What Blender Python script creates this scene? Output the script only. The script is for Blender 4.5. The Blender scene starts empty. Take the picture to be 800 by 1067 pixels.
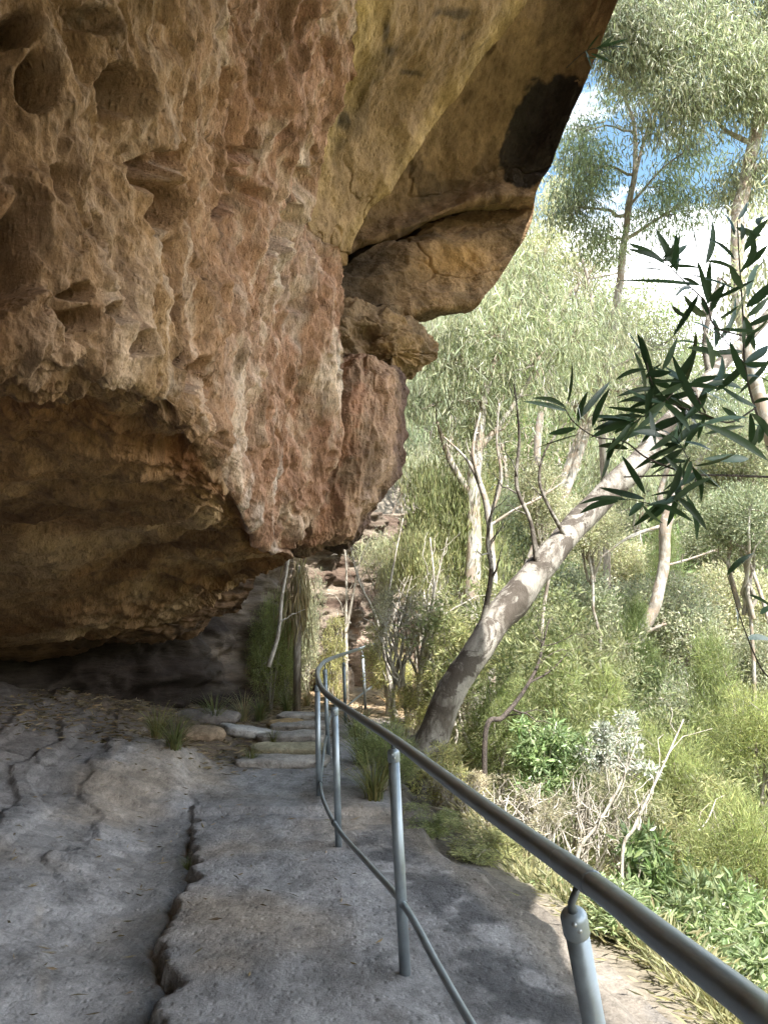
import bpy, math, random
import numpy as np
random.seed(7)
RNG = np.random.default_rng(11)
S = bpy.context.scene
COL = S.collection
PI = math.pi
R = math.radians

# ------------------------------------------------------------------ camera
PITCH = R(8.5); CAMZ = 1.6; FPX = 800.0
cp, sp = math.cos(PITCH), math.sin(PITCH)
def P(px, py, d):
    """world point seen at photo pixel (px,py) at world distance y=d in front of the camera"""
    px = np.asarray(px, float); py = np.asarray(py, float); d = np.asarray(d, float)
    u = (px-400)/FPX; v = (533.5-py)/FPX
    yc = cp - v*sp; zc = sp + v*cp
    return np.stack([u/yc*d, d+0*u, CAMZ+zc/yc*d], -1)
def G(px, py, z=0.0):
    u = (px-400)/FPX; v = (533.5-py)/FPX
    yc = cp - v*sp; zc = sp + v*cp
    d = (z-CAMZ)/zc*yc
    return np.array([u/yc*d, d, z])

# ------------------------------------------------------------------ noise
_p = np.random.default_rng(3).permutation(256); PERM = np.concatenate([_p,_p,_p])
_g = np.random.default_rng(5).normal(size=(256,3)); _g /= np.linalg.norm(_g,axis=1)[:,None]
def pn(Q):
    Q = np.asarray(Q, float); i = np.floor(Q).astype(np.int64); f = Q-i; i &= 255
    w = f*f*f*(f*(f*6-15)+10); out = 0
    for dx in (0,1):
        for dy in (0,1):
            for dz in (0,1):
                h = PERM[PERM[PERM[(i[...,0]+dx)&255]+((i[...,1]+dy)&255)]+((i[...,2]+dz)&255)]
                g = _g[h]
                dot = g[...,0]*(f[...,0]-dx)+g[...,1]*(f[...,1]-dy)+g[...,2]*(f[...,2]-dz)
                wt = (w[...,0] if dx else 1-w[...,0])*(w[...,1] if dy else 1-w[...,1])*(w[...,2] if dz else 1-w[...,2])
                out = out+dot*wt
    return out*1.6
def fbm(Q, o=4, s=1.0, off=0.0, gain=.5):
    Q = np.asarray(Q,float)*s+off; a = 1; t = 0
    for k in range(o):
        t = t+a*pn(Q*(2.03**k)+17.3*k); a *= gain
    return t
def ridged(Q, o=4, s=1.0, off=0.0):
    Q = np.asarray(Q,float)*s+off; a = 1; t = 0
    for k in range(o):
        t = t+a*(1-2*np.abs(pn(Q*(2.1**k)+9.1*k))); a *= .5
    return t-1
def sst(a,b,x):
    t = np.clip((x-a)/(b-a),0,1); return t*t*(3-2*t)

# ------------------------------------------------------------------ mesh helpers
def mesh(name, V, F, mat=None, tint=None, smooth=True, parent=None, k=None):
    """V (n,3); F (m,3|4) array or list of arrays"""
    V = np.ascontiguousarray(V, np.float32)
    Fs = [np.asarray(f, np.int32) for f in (F if isinstance(F, list) else [F]) if len(f)]
    m = bpy.data.meshes.new(name)
    m.vertices.add(len(V)); m.vertices.foreach_set('co', V.ravel())
    loops = np.concatenate([f.ravel() for f in Fs])
    tot = np.concatenate([np.full(len(f), f.shape[1], np.int32) for f in Fs])
    st = np.concatenate([[0], np.cumsum(tot)[:-1]]).astype(np.int32)
    m.loops.add(len(loops)); m.loops.foreach_set('vertex_index', loops)
    m.polygons.add(len(tot)); m.polygons.foreach_set('loop_start', st); m.polygons.foreach_set('loop_total', tot)
    m.polygons.foreach_set('use_smooth', np.full(len(tot), bool(smooth)))
    if tint is not None:
        a = m.color_attributes.new('tint', 'FLOAT_COLOR', 'POINT')
        t = np.ones((len(V),4), np.float32); t[:,:3] = tint
        a.data.foreach_set('color', t.ravel())
    m.update(calc_edges=True)
    if mat: m.materials.append(mat)
    o = bpy.data.objects.new(name, m); COL.objects.link(o)
    if parent: o.parent = parent
    return o
def tag(o, label=None, cat=None, group=None, kind=None):
    if label: o['label'] = label
    if cat: o['category'] = cat
    if group: o['group'] = group
    if kind: o['kind'] = kind
    return o
def empty(name, loc=(0,0,0)):
    o = bpy.data.objects.new(name, None); COL.objects.link(o); o.location = [float(q) for q in loc]
    o.empty_display_size = .2
    return o
class MB:
    def __init__(s): s.V=[]; s.Q=[]; s.T=[]; s.n=0; s.C=[]
    def add(s, V, F, c=None):
        V = np.asarray(V,float); F = np.asarray(F)
        s.V.append(V); (s.Q if F.shape[1]==4 else s.T).append(F+s.n); s.n += len(V)
        if c is not None: s.C.append(np.broadcast_to(c,(len(V),3)))
    def build(s, name, mat, parent=None, smooth=True, off=(0,0,0)):
        V = np.concatenate(s.V)-np.asarray(off,float)
        F = []
        if s.Q: F.append(np.concatenate(s.Q))
        if s.T: F.append(np.concatenate(s.T))
        c = np.concatenate(s.C) if s.C else None
        return mesh(name, V, F, mat, c, smooth, parent)
    def tube(s, pts, rad, k=8, caps=True, c=None):
        pts = np.asarray(pts,float); n = len(pts); rad = np.broadcast_to(rad,(n,))
        t = np.gradient(pts,axis=0); t /= np.linalg.norm(t,axis=1)[:,None]+1e-9
        up = np.array([0,0,1.0]) if abs(t[0,2])<.9 else np.array([1.0,0,0])
        a = np.cross(t[0],up); a /= np.linalg.norm(a); A=[]
        for i in range(n):
            a = a-t[i]*np.dot(a,t[i]); a /= np.linalg.norm(a)+1e-9; A.append(a)
        A = np.array(A); B = np.cross(t,A)
        th = np.arange(k)*2*PI/k
        V = pts[:,None]+rad[:,None,None]*(A[:,None]*np.cos(th)[None,:,None]+B[:,None]*np.sin(th)[None,:,None])
        V = V.reshape(-1,3)
        i = np.arange(n-1)[:,None]*k; j = np.arange(k)[None]; j2 = (j+1)%k
        F = np.stack([i+j,i+j2,i+k+j2,i+k+j],-1).reshape(-1,4)
        if caps:
            V = np.concatenate([V,[pts[0],pts[-1]]]); q = n*k
            jj = np.arange(k); T1 = np.stack([np.full(k,q),(jj+1)%k,jj],-1)
            T2 = np.stack([np.full(k,q+1),(n-1)*k+jj,(n-1)*k+(jj+1)%k],-1)
            s.add(V,F,c); 
            T = np.concatenate([T1,T2])+s.n-len(V); s.T.append(T)
        else: s.add(V,F,c)
def grid_faces(n, m):
    i = np.arange(n-1)[:,None]*m; j = np.arange(m-1)[None]
    return np.stack([i+j,i+j+1,i+m+j+1,i+m+j],-1).reshape(-1,4)
def cr(pts, n):
    """catmull-rom along axis 0, n samples, centripetal-free"""
    pts = np.asarray(pts,float); N = len(pts)
    ext = np.concatenate([[2*pts[0]-pts[1]],pts,[2*pts[-1]-pts[-2]]])
    t = np.linspace(0,N-1-1e-6,n); i = t.astype(int); f = t-i
    sh = (n,)+(1,)*(pts.ndim-1); f = f.reshape(sh)
    p0,p1,p2,p3 = ext[i],ext[i+1],ext[i+2],ext[i+3]
    return .5*((2*p1)+(-p0+p2)*f+(2*p0-5*p1+4*p2-p3)*f*f+(-p0+3*p1-3*p2+p3)*f**3)

# ------------------------------------------------------------------ materials
def mat(name):
    m = bpy.data.materials.new(name); m.use_nodes = True
    nt = m.node_tree; nt.nodes.clear()
    out = nt.nodes.new('ShaderNodeOutputMaterial')
    return m, nt, out
def N(nt, typ, **kw):
    n = nt.nodes.new(typ)
    for k,v in kw.items():
        if k.startswith('i_'):
            n.inputs[k[2:].replace('_',' ')].default_value = v
        else: setattr(n,k,v)
    return n
def noise(nt, vec, scale, detail=6, rough=.6, dist=0):
    n = N(nt,'ShaderNodeTexNoise'); n.inputs['Scale'].default_value=scale; n.inputs['Detail'].default_value=detail
    n.inputs['Roughness'].default_value=rough; n.inputs['Distortion'].default_value=dist
    nt.links.new(vec, n.inputs['Vector']); return n.outputs['Fac']
def ramp(nt, fac, stops):
    r = N(nt,'ShaderNodeValToRGB'); e = r.color_ramp.elements
    while len(e)<len(stops): e.new(.5)
    for q,(p,c) in zip(e,stops):
        q.position=p; q.color=(c[0],c[1],c[2],1) if hasattr(c,'__len__') else (c,c,c,1)
    nt.links.new(fac,r.inputs['Fac']); return r.outputs['Color']
def mixc(nt, a, b, fac, mode='MIX'):
    m = N(nt,'ShaderNodeMix',data_type='RGBA',blend_type=mode)
    for s,v in ((m.inputs[6],a),(m.inputs[7],b),(m.inputs[0],fac)):
        if hasattr(v,'is_linked'): nt.links.new(v,s)
        else: s.default_value = v if not hasattr(v,'__len__') else (v[0],v[1],v[2],1)
    return m.outputs[2]
def rock_mat(name, streak=None, fine=1.0, bump=.6, dark=.35, rough=.9, spec=.15):
    m, nt, out = mat(name); L = nt.links.new
    tc = N(nt,'ShaderNodeTexCoord').outputs['Object']
    src = tc
    if streak=='attr':
        src = N(nt,'ShaderNodeAttribute',attribute_name='grain').outputs['Vector']; streak=None
    mp = N(nt,'ShaderNodeMapping')
    if streak: mp.inputs['Rotation'].default_value = streak[0]; mp.inputs['Scale'].default_value = streak[1]
    L(src, mp.inputs['Vector']); v = mp.outputs['Vector']
    at = N(nt,'ShaderNodeAttribute',attribute_name='tint').outputs['Color']
    n1 = noise(nt, v, 5*fine, 10, .72, .3); n2 = noise(nt, v, 23*fine, 8, .75); n3 = noise(nt, tc, 90*fine, 4, .7)
    c1 = ramp(nt,n1,[(.28,.42),(.5,1.0),(.72,1.42)])
    c2 = ramp(nt,n2,[(.3,dark),(.48,1.0),(.7,1.35)])
    c3 = ramp(nt,n3,[(.3,.6),(.6,1.12)])
    c = mixc(nt,at,c1,.8,'MULTIPLY'); c = mixc(nt,c,c2,.75,'MULTIPLY'); c = mixc(nt,c,c3,.6,'MULTIPLY')
    b = N(nt,'ShaderNodeBsdfPrincipled'); L(c,b.inputs['Base Color'])
    b.inputs['Roughness'].default_value = rough; b.inputs['Specular IOR Level'].default_value = spec
    vo = N(nt,'ShaderNodeTexVoronoi'); vo.inputs['Scale'].default_value=26*fine; L(v,vo.inputs['Vector'])
    vm = ramp(nt,vo.outputs['Distance'],[(.0,0.0),(.35,.9),(.6,1.0)])
    h = mixc(nt,n1,n2,.5); h = mixc(nt,h,n3,.3); h = mixc(nt,h,vm,.25)
    bp = N(nt,'ShaderNodeBump'); bp.inputs['Strength'].default_value=bump; bp.inputs['Distance'].default_value=.05
    L(h,bp.inputs['Height']); L(bp.outputs['Normal'],b.inputs['Normal'])
    L(b.outputs[0],out.inputs[0]); return m
def leaf_mat(name, col, trans=.35, gloss=.25, rough=.45, var=.25):
    m, nt, out = mat(name); L = nt.links.new
    at = N(nt,'ShaderNodeAttribute',attribute_name='tint').outputs['Color']
    oi = N(nt,'ShaderNodeObjectInfo').outputs['Random']
    ov = ramp(nt,oi,[(0,(1-var,1-var*.7,1-var)),(.5,(1,1,1)),(1,(1+var,1+var*.7,1+var*.3))])
    c = mixc(nt,at,col,1.0,'MULTIPLY'); c = mixc(nt,c,ov,1.0,'MULTIPLY')
    b = N(nt,'ShaderNodeBsdfPrincipled'); L(c,b.inputs['Base Color']); b.inputs['Roughness'].default_value=rough
    b.inputs['Specular IOR Level'].default_value=gloss
    t = N(nt,'ShaderNodeBsdfTranslucent'); tcx = mixc(nt,c,(1.05,1.12,.88),1.0,'MULTIPLY'); L(tcx,t.inputs['Color'])
    mx = N(nt,'ShaderNodeMixShader'); mx.inputs[0].default_value = trans
    L(b.outputs[0],mx.inputs[1]); L(t.outputs[0],mx.inputs[2]); L(mx.outputs[0],out.inputs[0])
    return m
def bark_mat(name, a, b_, scale=6, stretch=.25, rough=.85, patch=None):
    m, nt, out = mat(name); L = nt.links.new
    tc = N(nt,'ShaderNodeTexCoord').outputs['Object']
    mp = N(nt,'ShaderNodeMapping'); mp.inputs['Scale'].default_value=(1,1,stretch); L(tc,mp.inputs['Vector']); v=mp.outputs['Vector']
    n1 = noise(nt,v,scale,8,.7,.6); n2 = noise(nt,v,scale*6,6,.7)
    c = ramp(nt,n1,[(.4,a),(.56,b_)]); c = mixc(nt,c,ramp(nt,n2,[(.3,.6),(.6,1.1)]),.6,'MULTIPLY')
    if patch:
        n4 = noise(nt,tc,2.6,7,.68,1.2); c = mixc(nt,c,patch,ramp(nt,n4,[(.49,0.0),(.54,.9)]))
    b = N(nt,'ShaderNodeBsdfPrincipled'); L(c,b.inputs['Base Color']); b.inputs['Roughness'].default_value=rough
    b.inputs['Specular IOR Level'].default_value=.2
    bp = N(nt,'ShaderNodeBump'); bp.inputs['Strength'].default_value=.7; bp.inputs['Distance'].default_value=.035
    L(mixc(nt,n1,n2,.5),bp.inputs['Height']); L(bp.outputs['Normal'],b.inputs['Normal'])
    L(b.outputs[0],out.inputs[0]); return m
def metal_mat(name, col, metallic=.35, rough=.42):
    m, nt, out = mat(name); L = nt.links.new
    tc = N(nt,'ShaderNodeTexCoord').outputs['Object']
    n1 = noise(nt,tc,9,6,.65); n2 = noise(nt,tc,60,5,.7)
    c = mixc(nt,col,ramp(nt,n1,[(.3,.72),(.65,1.18)]),.8,'MULTIPLY')
    c = mixc(nt,c,(.32,.30,.26),ramp(nt,n2,[(.6,0.0),(.72,.45)]))
    b = N(nt,'ShaderNodeBsdfPrincipled'); L(c,b.inputs['Base Color']); b.inputs['Metallic'].default_value=metallic
    L(ramp(nt,n1,[(.3,rough-.1),(.7,rough+.15)]),b.inputs['Roughness'])
    bp = N(nt,'ShaderNodeBump'); bp.inputs['Strength'].default_value=.12; bp.inputs['Distance'].default_value=.003
    L(n2,bp.inputs['Height']); L(bp.outputs['Normal'],b.inputs['Normal'])
    L(b.outputs[0],out.inputs[0]); return m

M = {}
M['face'] = rock_mat('pitted_sandstone','attr',1.0,1.0,.18)
M['block'] = rock_mat('blocky_sandstone',None,1.0,.9,.3)
M['slab'] = rock_mat('ochre_sandstone',((0,R(20),R(30)),(1,.5,1)),.95,.75,.4)
M['wall'] = rock_mat('layered_sandstone',((0,0,0),(.35,.35,1.6)),.9,.8,.35)
M['ground'] = rock_mat('grey_sandstone',((0,0,R(-12)),(1.1,.75,1)),.9,.6,.5)
M['terrain'] = rock_mat('valley_soil',None,.4,.5,.4)
M['leaf_gum'] = leaf_mat('gum_leaf',(.38,.40,.29),.52,.5,.4)
M['leaf_weep'] = leaf_mat('weeping_gum_leaf',(.42,.43,.31),.45,.45,.4)
M['leaf_grey'] = leaf_mat('grey_green_leaf',(.40,.41,.30),.4,.3,.5)
M['leaf_green'] = leaf_mat('feathery_leaf',(.30,.34,.165),.5,.2,.5)
M['leaf_yellow'] = leaf_mat('yellow_green_leaf',(.42,.42,.23),.5,.25,.5)
M['leaf_blue'] = leaf_mat('blue_grey_leaf',(.40,.43,.38),.25,.35,.45)
M['leaf_gloss'] = leaf_mat('glossy_leaf',(.31,.38,.20),.4,.6,.3)
M['leaf_olive'] = leaf_mat('sedge_leaf',(.17,.19,.10),.3,.2,.6)
M['leaf_dark'] = leaf_mat('wattle_leaf',(.04,.075,.035),.25,.35,.35,.0)
M['dry'] = leaf_mat('dry_leaf',(.34,.26,.16),.2,.15,.7)
M['fawn'] = leaf_mat('fawn_scrub',(.42,.38,.28),.35,.15,.6)
M['bark'] = bark_mat('gum_bark',(.20,.165,.14),(.46,.42,.37),7,.2)
M['bark_white'] = bark_mat('white_gum_bark',(.24,.21,.18),(.48,.46,.42),4,.3,.7,(.30,.24,.19))
M['bark_lean'] = bark_mat('leaning_gum_bark',(.105,.09,.075),(.31,.29,.26),4.5,.5,.8,(.07,.058,.048))
M['twig'] = bark_mat('pale_twig',(.33,.29,.24),(.60,.56,.50),20,.3)
M['twig_dark'] = bark_mat('dark_twig',(.05,.045,.04),(.11,.09,.08),30,.3)
M['steel'] = metal_mat('galvanised_steel',(.30,.35,.39),.5,.38)
M['steel_dark'] = metal_mat('dark_steel_coupling',(.13,.15,.16))
M['bolt'] = metal_mat('bolt_steel',(.35,.37,.38),.7,.35)

# ------------------------------------------------------------------ ground height
EY = [-8,0,3.4,4.65,6,8,10,12,14,16,20,40,400]; EX = [1.25,1.2,1.02,.80,.36,.12,.02,.35,1.2,2.0,2.4,3.0,3.0]
CY = [-8,0,3.4,3.9,4.3,4.65,5.0,5.4,5.9,6.4,6.9,8]; CX = [-.2,-.55,-.92,-.98,-1.20,-1.16,-1.27,-1.22,-1.38,-1.5,-1.62,-1.9]
def xedge(y): return np.interp(y,EY,EX)
def crack(x,y):
    Q = np.stack([x,y,0*x],-1); W = Q+.25*np.stack([fbm(Q,3,2.),fbm(Q,3,2.,7.),0*x],-1)
    a = 1-np.abs(pn(W*[.9,.33,1]+4.)); b = 1-np.abs(pn(W*[.35,1.0,1]+19.))
    return np.maximum(sst(.955,.995,a),sst(.972,.998,b))*sst(.18,.42,pn(Q*.8+9.))
def shelf(x,y):
    x = np.asarray(x,float); y = np.asarray(y,float)
    Q = np.stack([x,y,0*x],-1)
    wob = .07*fbm(Q*[1,3,1],4,1.8)
    xc = np.interp(y,CY,CX)+wob+.035*pn(Q*[.3,9,1])
    z = np.interp(y,[6.85,6.93,8.8,14,20],[0,.055,.07,.26,.5])+.02*fbm(Q,4,1.1)
    q = xc-x                                   # >0 left of the slab's broken edge
    near = 1-sst(6.5,7.6,y)
    gully = (-.075*sst(0,.03,q)*(1-sst(.5,2.2,q))-.04*np.exp(-((q-.035)/.03)**2)*(1+.8*pn(Q*[1,4,1])))*near*(1-.6*sst(5.9,6.8,y))
    left = .235*np.maximum(q-.35,0)
    left += .10*sst(0,.25,q)*(1-near)*sst(0.0,1.5,12-y)
    # diagonal rock benches of the shelf
    dgl = (x*.96+y*.24)*1.7+.5*fbm(Q,3,.8)
    st = np.abs((dgl%1)-.5)*2
    left += .03*sst(.62,.75,st)*sst(.4,1.0,q)*(1+.6*pn(Q*.7))
    left += .024*fbm(Q,5,1.2)*sst(.2,1.2,q)+.008*ridged(Q*[1,.35,1],4,2.6)*sst(.2,1.,q)
    # shallow chip in front of the far slab, soft hump on the left of the steps
    z = z+gully+left+.22*np.exp(-(((x+2.35)/.5)**2+((y-8.2)/.9)**2))
    z += .004*ridged(Q,4,2.2,4.)*(q<0)-.014*crack(x,y)*(q>.8)+.006*fbm(Q,4,6.)
    return z
def terr(x,y):
    x = np.asarray(x,float); y = np.asarray(y,float)
    Q = np.stack([x,y,0*x],-1)
    s = x-xedge(y)-.10*fbm(Q*[.3,1,1],4,1.3)
    r = np.hypot(x,y)
    zs = shelf(np.minimum(x,xedge(y)),y)
    d = np.where(s>0,-.10*sst(0,.12,s)-.05*s, 0)
    d2 = -7.5*(1-np.exp(-np.maximum(s-.55,0)*.098))/(1-math.exp(-1.6))*1.05
    d2 = np.maximum(d2,-9.0)
    z = zs+np.where(s>0,d+d2,0)
    az = np.degrees(np.arctan2(x,np.maximum(y,.1)))
    hs = np.interp(az,[-40,0,8,14,19,24,28,33,60],[.80,.80,.75,.68,.60,.48,.44,.42,.4])
    hill = hs*np.maximum(np.minimum(r,108+8*pn(Q*.03))-24,0)**1.0
    hill *= sst(20,34,r)
    z = z+hill+ .5*fbm(Q,3,.12)*sst(3,12,s)+1.8*fbm(Q,3,.045)*sst(25,50,r)
    z = z-.3*np.maximum(r-125,0)*(r>125)*0
    return z

# path and shelf: fine sheet
def build_shelf():
    ys = np.concatenate([np.linspace(-6,2.2,60),np.linspace(2.22,9.5,430),np.linspace(9.53,22,240)])
    tv = np.linspace(0,1,430)
    X = np.zeros((len(ys),len(tv))); Y = np.repeat(ys[:,None],len(tv),1)
    for i,y in enumerate(ys):
        r_ = xedge(y)+.28; l_ = -9.5
        X[i] = r_-(r_-l_)*(.42*tv+.58*tv**2.6)
    Z = terr(X,Y)
    Q = np.stack([X,Y,Z],-1)
    xc = np.interp(Y,CY,CX); q = xc-X
    n1 = fbm(Q,5,.9,3.); n2 = fbm(Q*[1,.4,1],5,3.5,8.)
    # tint
    base = np.array([.305,.297,.30])*(1+.25*n1[...,None])
    warm = np.array([.37,.295,.215])
    k = sst(.0,.9,fbm(Q,4,.7,21.)+.1)[...,None]*.6
    c = base*(1-k)+warm*k
    dg = (X*.96+Y*.24); vein = ridged(np.stack([dg*1.8,(X*-.24+Y*.96)*.25,Z],-1),3,1.0,5.)
    vk = (sst(.35,.9,vein)*sst(.2,.8,q)*.6)[...,None]
    c = c*(1-vk)+np.array([.50,.42,.33])*vk
    # crevice floor with dark grit
    gk = (sst(-.0,.03,q)*(1-sst(.10,.75,q+.2*n1))*(1-sst(6.2,7.2,Y))*.55)[...,None]
    c = c*(1-gk)+np.array([.17,.155,.14])*gk
    # litter and soil beyond the shelf
    lk = (sst(8.3,9.2,Y+.5*n1+.5*np.maximum(-1.6-X,0)*-1)*sst(-.9,-1.5,X+.15*n2))[...,None]
    c = c*(1-lk)+np.array([.15,.115,.085])*lk
    # orange sand past the steps
    sk = (sst(11.6,12.8,Y+.4*n1)*sst(-2.2,-1.4,X))[...,None]
    c = c*(1-sk)+np.array([.46,.34,.22])*sk
    sk2 = np.exp(-(((X+1.25)/.35)**2+((Y-11.2)/.8)**2))[...,None]*.9
    c = c*(1-sk2)+np.array([.44,.29,.14])*sk2
    # shade of a cleft painted as a dark band outside the rail
    s = X-xedge(Y)
    dk = (sst(-.75,-.45,s)*(1-sst(-.20,-.08,s))*sst(-.35,.12,fbm(Q,4,2.5,2.))*(1-sst(6,7,Y)))[...,None]*.8
    c = c*(1-dk)+np.array([.07,.07,.075])*dk
    wk = (sst(-.26,-.06,s)*.8)[...,None]; c = c*(1-wk)+np.array([.175,.15,.12])*(1+.5*n1[...,None])*wk
    rk = (sst(-2.3,-3.6,X)*sst(5,8,Y)*.6)[...,None]; c = c*(1-rk)+np.array([.12,.10,.085])*rk  # cave shade painted into the far left of the shelf floor
    c = c*(1-.35*np.clip(-n2,0,1))[...,None]
    ck = (crack(X,Y)*(q>.8))[...,None]*.6
    c = c*(1-ck)+np.array([.06,.052,.045])*ck
    pk = (sst(.30,.55,fbm(Q*[1,.7,1],5,1.9,51.))*.45)[...,None]; c = c*(1-pk)+np.array([.20,.19,.185])*pk
    o = mesh('rock_path',Q.reshape(-1,3),grid_faces(*X.shape),M['ground'],np.clip(c,.02,.8).reshape(-1,3))
    tag(o,kind='structure'); return o
build_shelf()

def build_terrain():
    az = np.concatenate([np.linspace(-180,-22,40),np.linspace(-20,50,300),np.linspace(52,178,40)])
    rr = np.concatenate([np.linspace(0.5,30,150),np.geomspace(30.3,260,200)])
    A,Rr = np.meshgrid(np.radians(az),rr)
    X = np.sin(A)*Rr; Y = np.cos(A)*Rr
    Z = terr(X,Y)
    s = X-xedge(Y)
    Z = np.where(s<.15,Z-.30,Z-.012)                 # runs under the finer rock sheet
    Z = np.where(s<-9,Z-0.5,Z)
    Q = np.stack([X,Y,Z],-1)
    n = fbm(Q,5,.25); n2 = fbm(Q,4,.06,3.)
    a = np.array([.17,.16,.085]); b = np.array([.30,.25,.17]); g = np.array([.10,.13,.05])
    k = sst(-.3,.6,n)[...,None]; k2 = sst(-.2,.7,n2)[...,None]*.6
    c = a*(1-k)+b*k; c = c*(1-k2)+g*k2
    hk = (sst(85,100,Rr)*sst(.0,.5,fbm(Q*[1,1,2.5],4,.12,7.)))[...,None]
    c = c*(1-hk)+np.array([.46,.36,.28])*hk
    ek = (1-sst(.2,.9,s))[...,None]; c = c*(1-ek)+np.array([.24,.21,.175])*ek
    rings = len(rr); m = len(az)
    F = grid_faces(rings,m)
    i = np.arange(rings-1); F2 = np.stack([i*m+m-1,i*m,(i+1)*m,(i+1)*m+m-1],-1)
    o = mesh('valley_ground',Q.reshape(-1,3),np.concatenate([F,F2]),M['terrain'],c.reshape(-1,3))
    tag(o,kind='structure')
build_terrain()

# ------------------------------------------------------------------ rock overhang
CLIFF = empty('rock_overhang',(-2.5,7,0))
tag(CLIFF,'huge overhanging sandstone cliff leaning over the stone path, pitted pink face and ochre underside','cliff')
def patch(name, rows, n, m, disp, colour, mat_, back=(-1.2,1.6,1.2), pits=(), edge=None):
    C = np.array(rows,float)                       # rows x cols x 3 (px,py,d)
    g = cr(C,n); g = np.swapaxes(cr(np.swapaxes(g,0,1),m),0,1)
    V = P(g[...,0],g[...,1],g[...,2])
    du = np.gradient(V,axis=1); dv = np.gradient(V,axis=0)
    nr = np.cross(du,dv); nr /= np.linalg.norm(nr,axis=-1)[...,None]+1e-9
    toc = np.array([0,0,CAMZ])-V
    sg = np.sign((nr*toc).sum(-1).mean()); nr *= sg
    u = np.linspace(0,1,m)[None,:]+0*V[...,0]; w = np.linspace(0,1,n)[:,None]+0*V[...,0]
    D = disp(V,g,u,w)
    for (cx,cy,ax,ay,ang,dep) in pits:
        a = math.radians(ang); dx = g[...,0]-cx; dy = g[...,1]-cy
        wx = pn(V*3.1+cx); 
        ex = (dx*math.cos(a)+dy*math.sin(a))/ax; ey = (-dx*math.sin(a)+dy*math.cos(a))/ay
        rr = np.sqrt(ex**2+ey**2)*(1+.35*wx+.30*pn(V*8.+cy))
        D = D-dep*(1-sst(.55,1.0,rr))+dep*.05*np.exp(-((rr-1.1)/.18)**2)
    V2 = V+nr*D[...,None]
    c = colour(V,g,u,w,D)
    for (cx,cy,ax,ay,ang,dep) in pits: pass
    fr = V2.reshape(-1,3); bk = np.array(back,float)
    F = grid_faces(n,m)
    ring = np.concatenate([np.arange(m),np.arange(1,n)*m+m-1,(n-1)*m+np.arange(m-2,-1,-1),np.arange(n-2,0,-1)*m])
    nb = len(fr); B = fr[ring]+bk*1.0
    cen = B.mean(0)
    V3 = np.concatenate([fr,B,[cen]])
    rn = len(ring); i = np.arange(rn); j=(i+1)%rn
    F2 = np.stack([ring[i],ring[j],nb+j,nb+i],-1); T = np.stack([nb+i,nb+j,np.full(rn,nb+rn)],-1)
    cc = np.concatenate([c.reshape(-1,3),c.reshape(-1,3)[ring],[c.reshape(-1,3).mean(0)]])
    o = mesh(name,V3-np.array([-2.5,7,0]),[F,F2,T],mat_,np.clip(cc,.01,.9),True,CLIFF)
    if mat_ is M['face']:
        at = o.data.attributes.new('grain','FLOAT_VECTOR','POINT'); gq = sframe(V3)*[1.35,1.35,1.15]; at.data.foreach_set('vector',gq.astype(np.float32).ravel())
    return o

# streak frame for the pitted face
Ds = np.array([.16,-.5,.85]); Ds /= np.linalg.norm(Ds)
E1 = np.cross(Ds,[0,1,0]); E1/=np.linalg.norm(E1); E2=np.cross(Ds,E1)
def sframe(V): return np.stack([V@E1,V@E2,(V@Ds)*.52],-1)
faceR = [
 [(-320,-260,1.9),(0,-260,2.2),(120,-260,2.4),(225,-260,2.8),(335,-260,3.3),(465,-260,3.8)],
 [(-290,-120,1.95),(0,-120,2.3),(112,-120,2.55),(215,-120,3.0),(318,-120,3.65),(428,-120,4.3)],
 [(-280,0,2.0),(0,0,2.4),(105,0,2.7),(205,0,3.2),(300,0,4.0),(390,0,4.8)],
 [(-270,150,2.05),(0,150,2.5),(100,150,2.85),(195,150,3.5),(278,150,4.6),(350,140,5.7)],
 [(-260,260,2.1),(0,260,2.55),(95,260,2.95),(192,260,3.75),(266,250,5.0),(328,230,6.3)],
 [(-255,320,2.12),(0,315,2.58),(95,315,2.98),(200,325,3.9),(278,320,5.4),(352,290,6.7)],
 [(-250,360,2.15),(0,355,2.62),(95,352,3.0),(206,385,4.05),(280,405,5.8),(362,370,7.0)],
 [(-250,395,2.2),(0,380,2.68),(95,378,3.04),(212,430,4.2),(276,480,6.15),(352,455,7.15)],
 [(-250,414,2.3),(0,396,2.84),(95,392,3.16),(212,450,4.32),(270,520,6.35),(332,535,7.3)],
 [(-250,432,2.5),(0,412,3.05),(93,408,3.36),(208,466,4.5),(262,550,6.5),(303,580,7.4)],
 [(-260,456,2.9),(0,436,3.45),(96,436,3.75),(206,488,4.85),(260,560,6.8),(301,583,7.5)],
 [(-300,520,3.8),(0,500,4.4),(100,500,4.6),(200,525,5.4),(258,572,7.1),(299,585,7.6)],
 [(-300,600,5.7),(0,590,6.4),(100,587,6.7),(200,585,7.3),(254,584,7.8),(297,586,7.8)],
 [(-300,680,8.6),(0,660,8.3),(100,652,8.6),(200,628,9.2),(240,602,8.8),(294,587,8.1)],
 [(-300,700,9.4),(0,672,9.6),(100,662,9.7),(195,640,10.0),(238,612,9.6),(294,580,9.0)]]
def under(g,w,V):                                   # 0 on the face, 1 on the underside
    return sst(8.6/14,9.9/14,w+.035*fbm(V,4,1.6))
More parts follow.
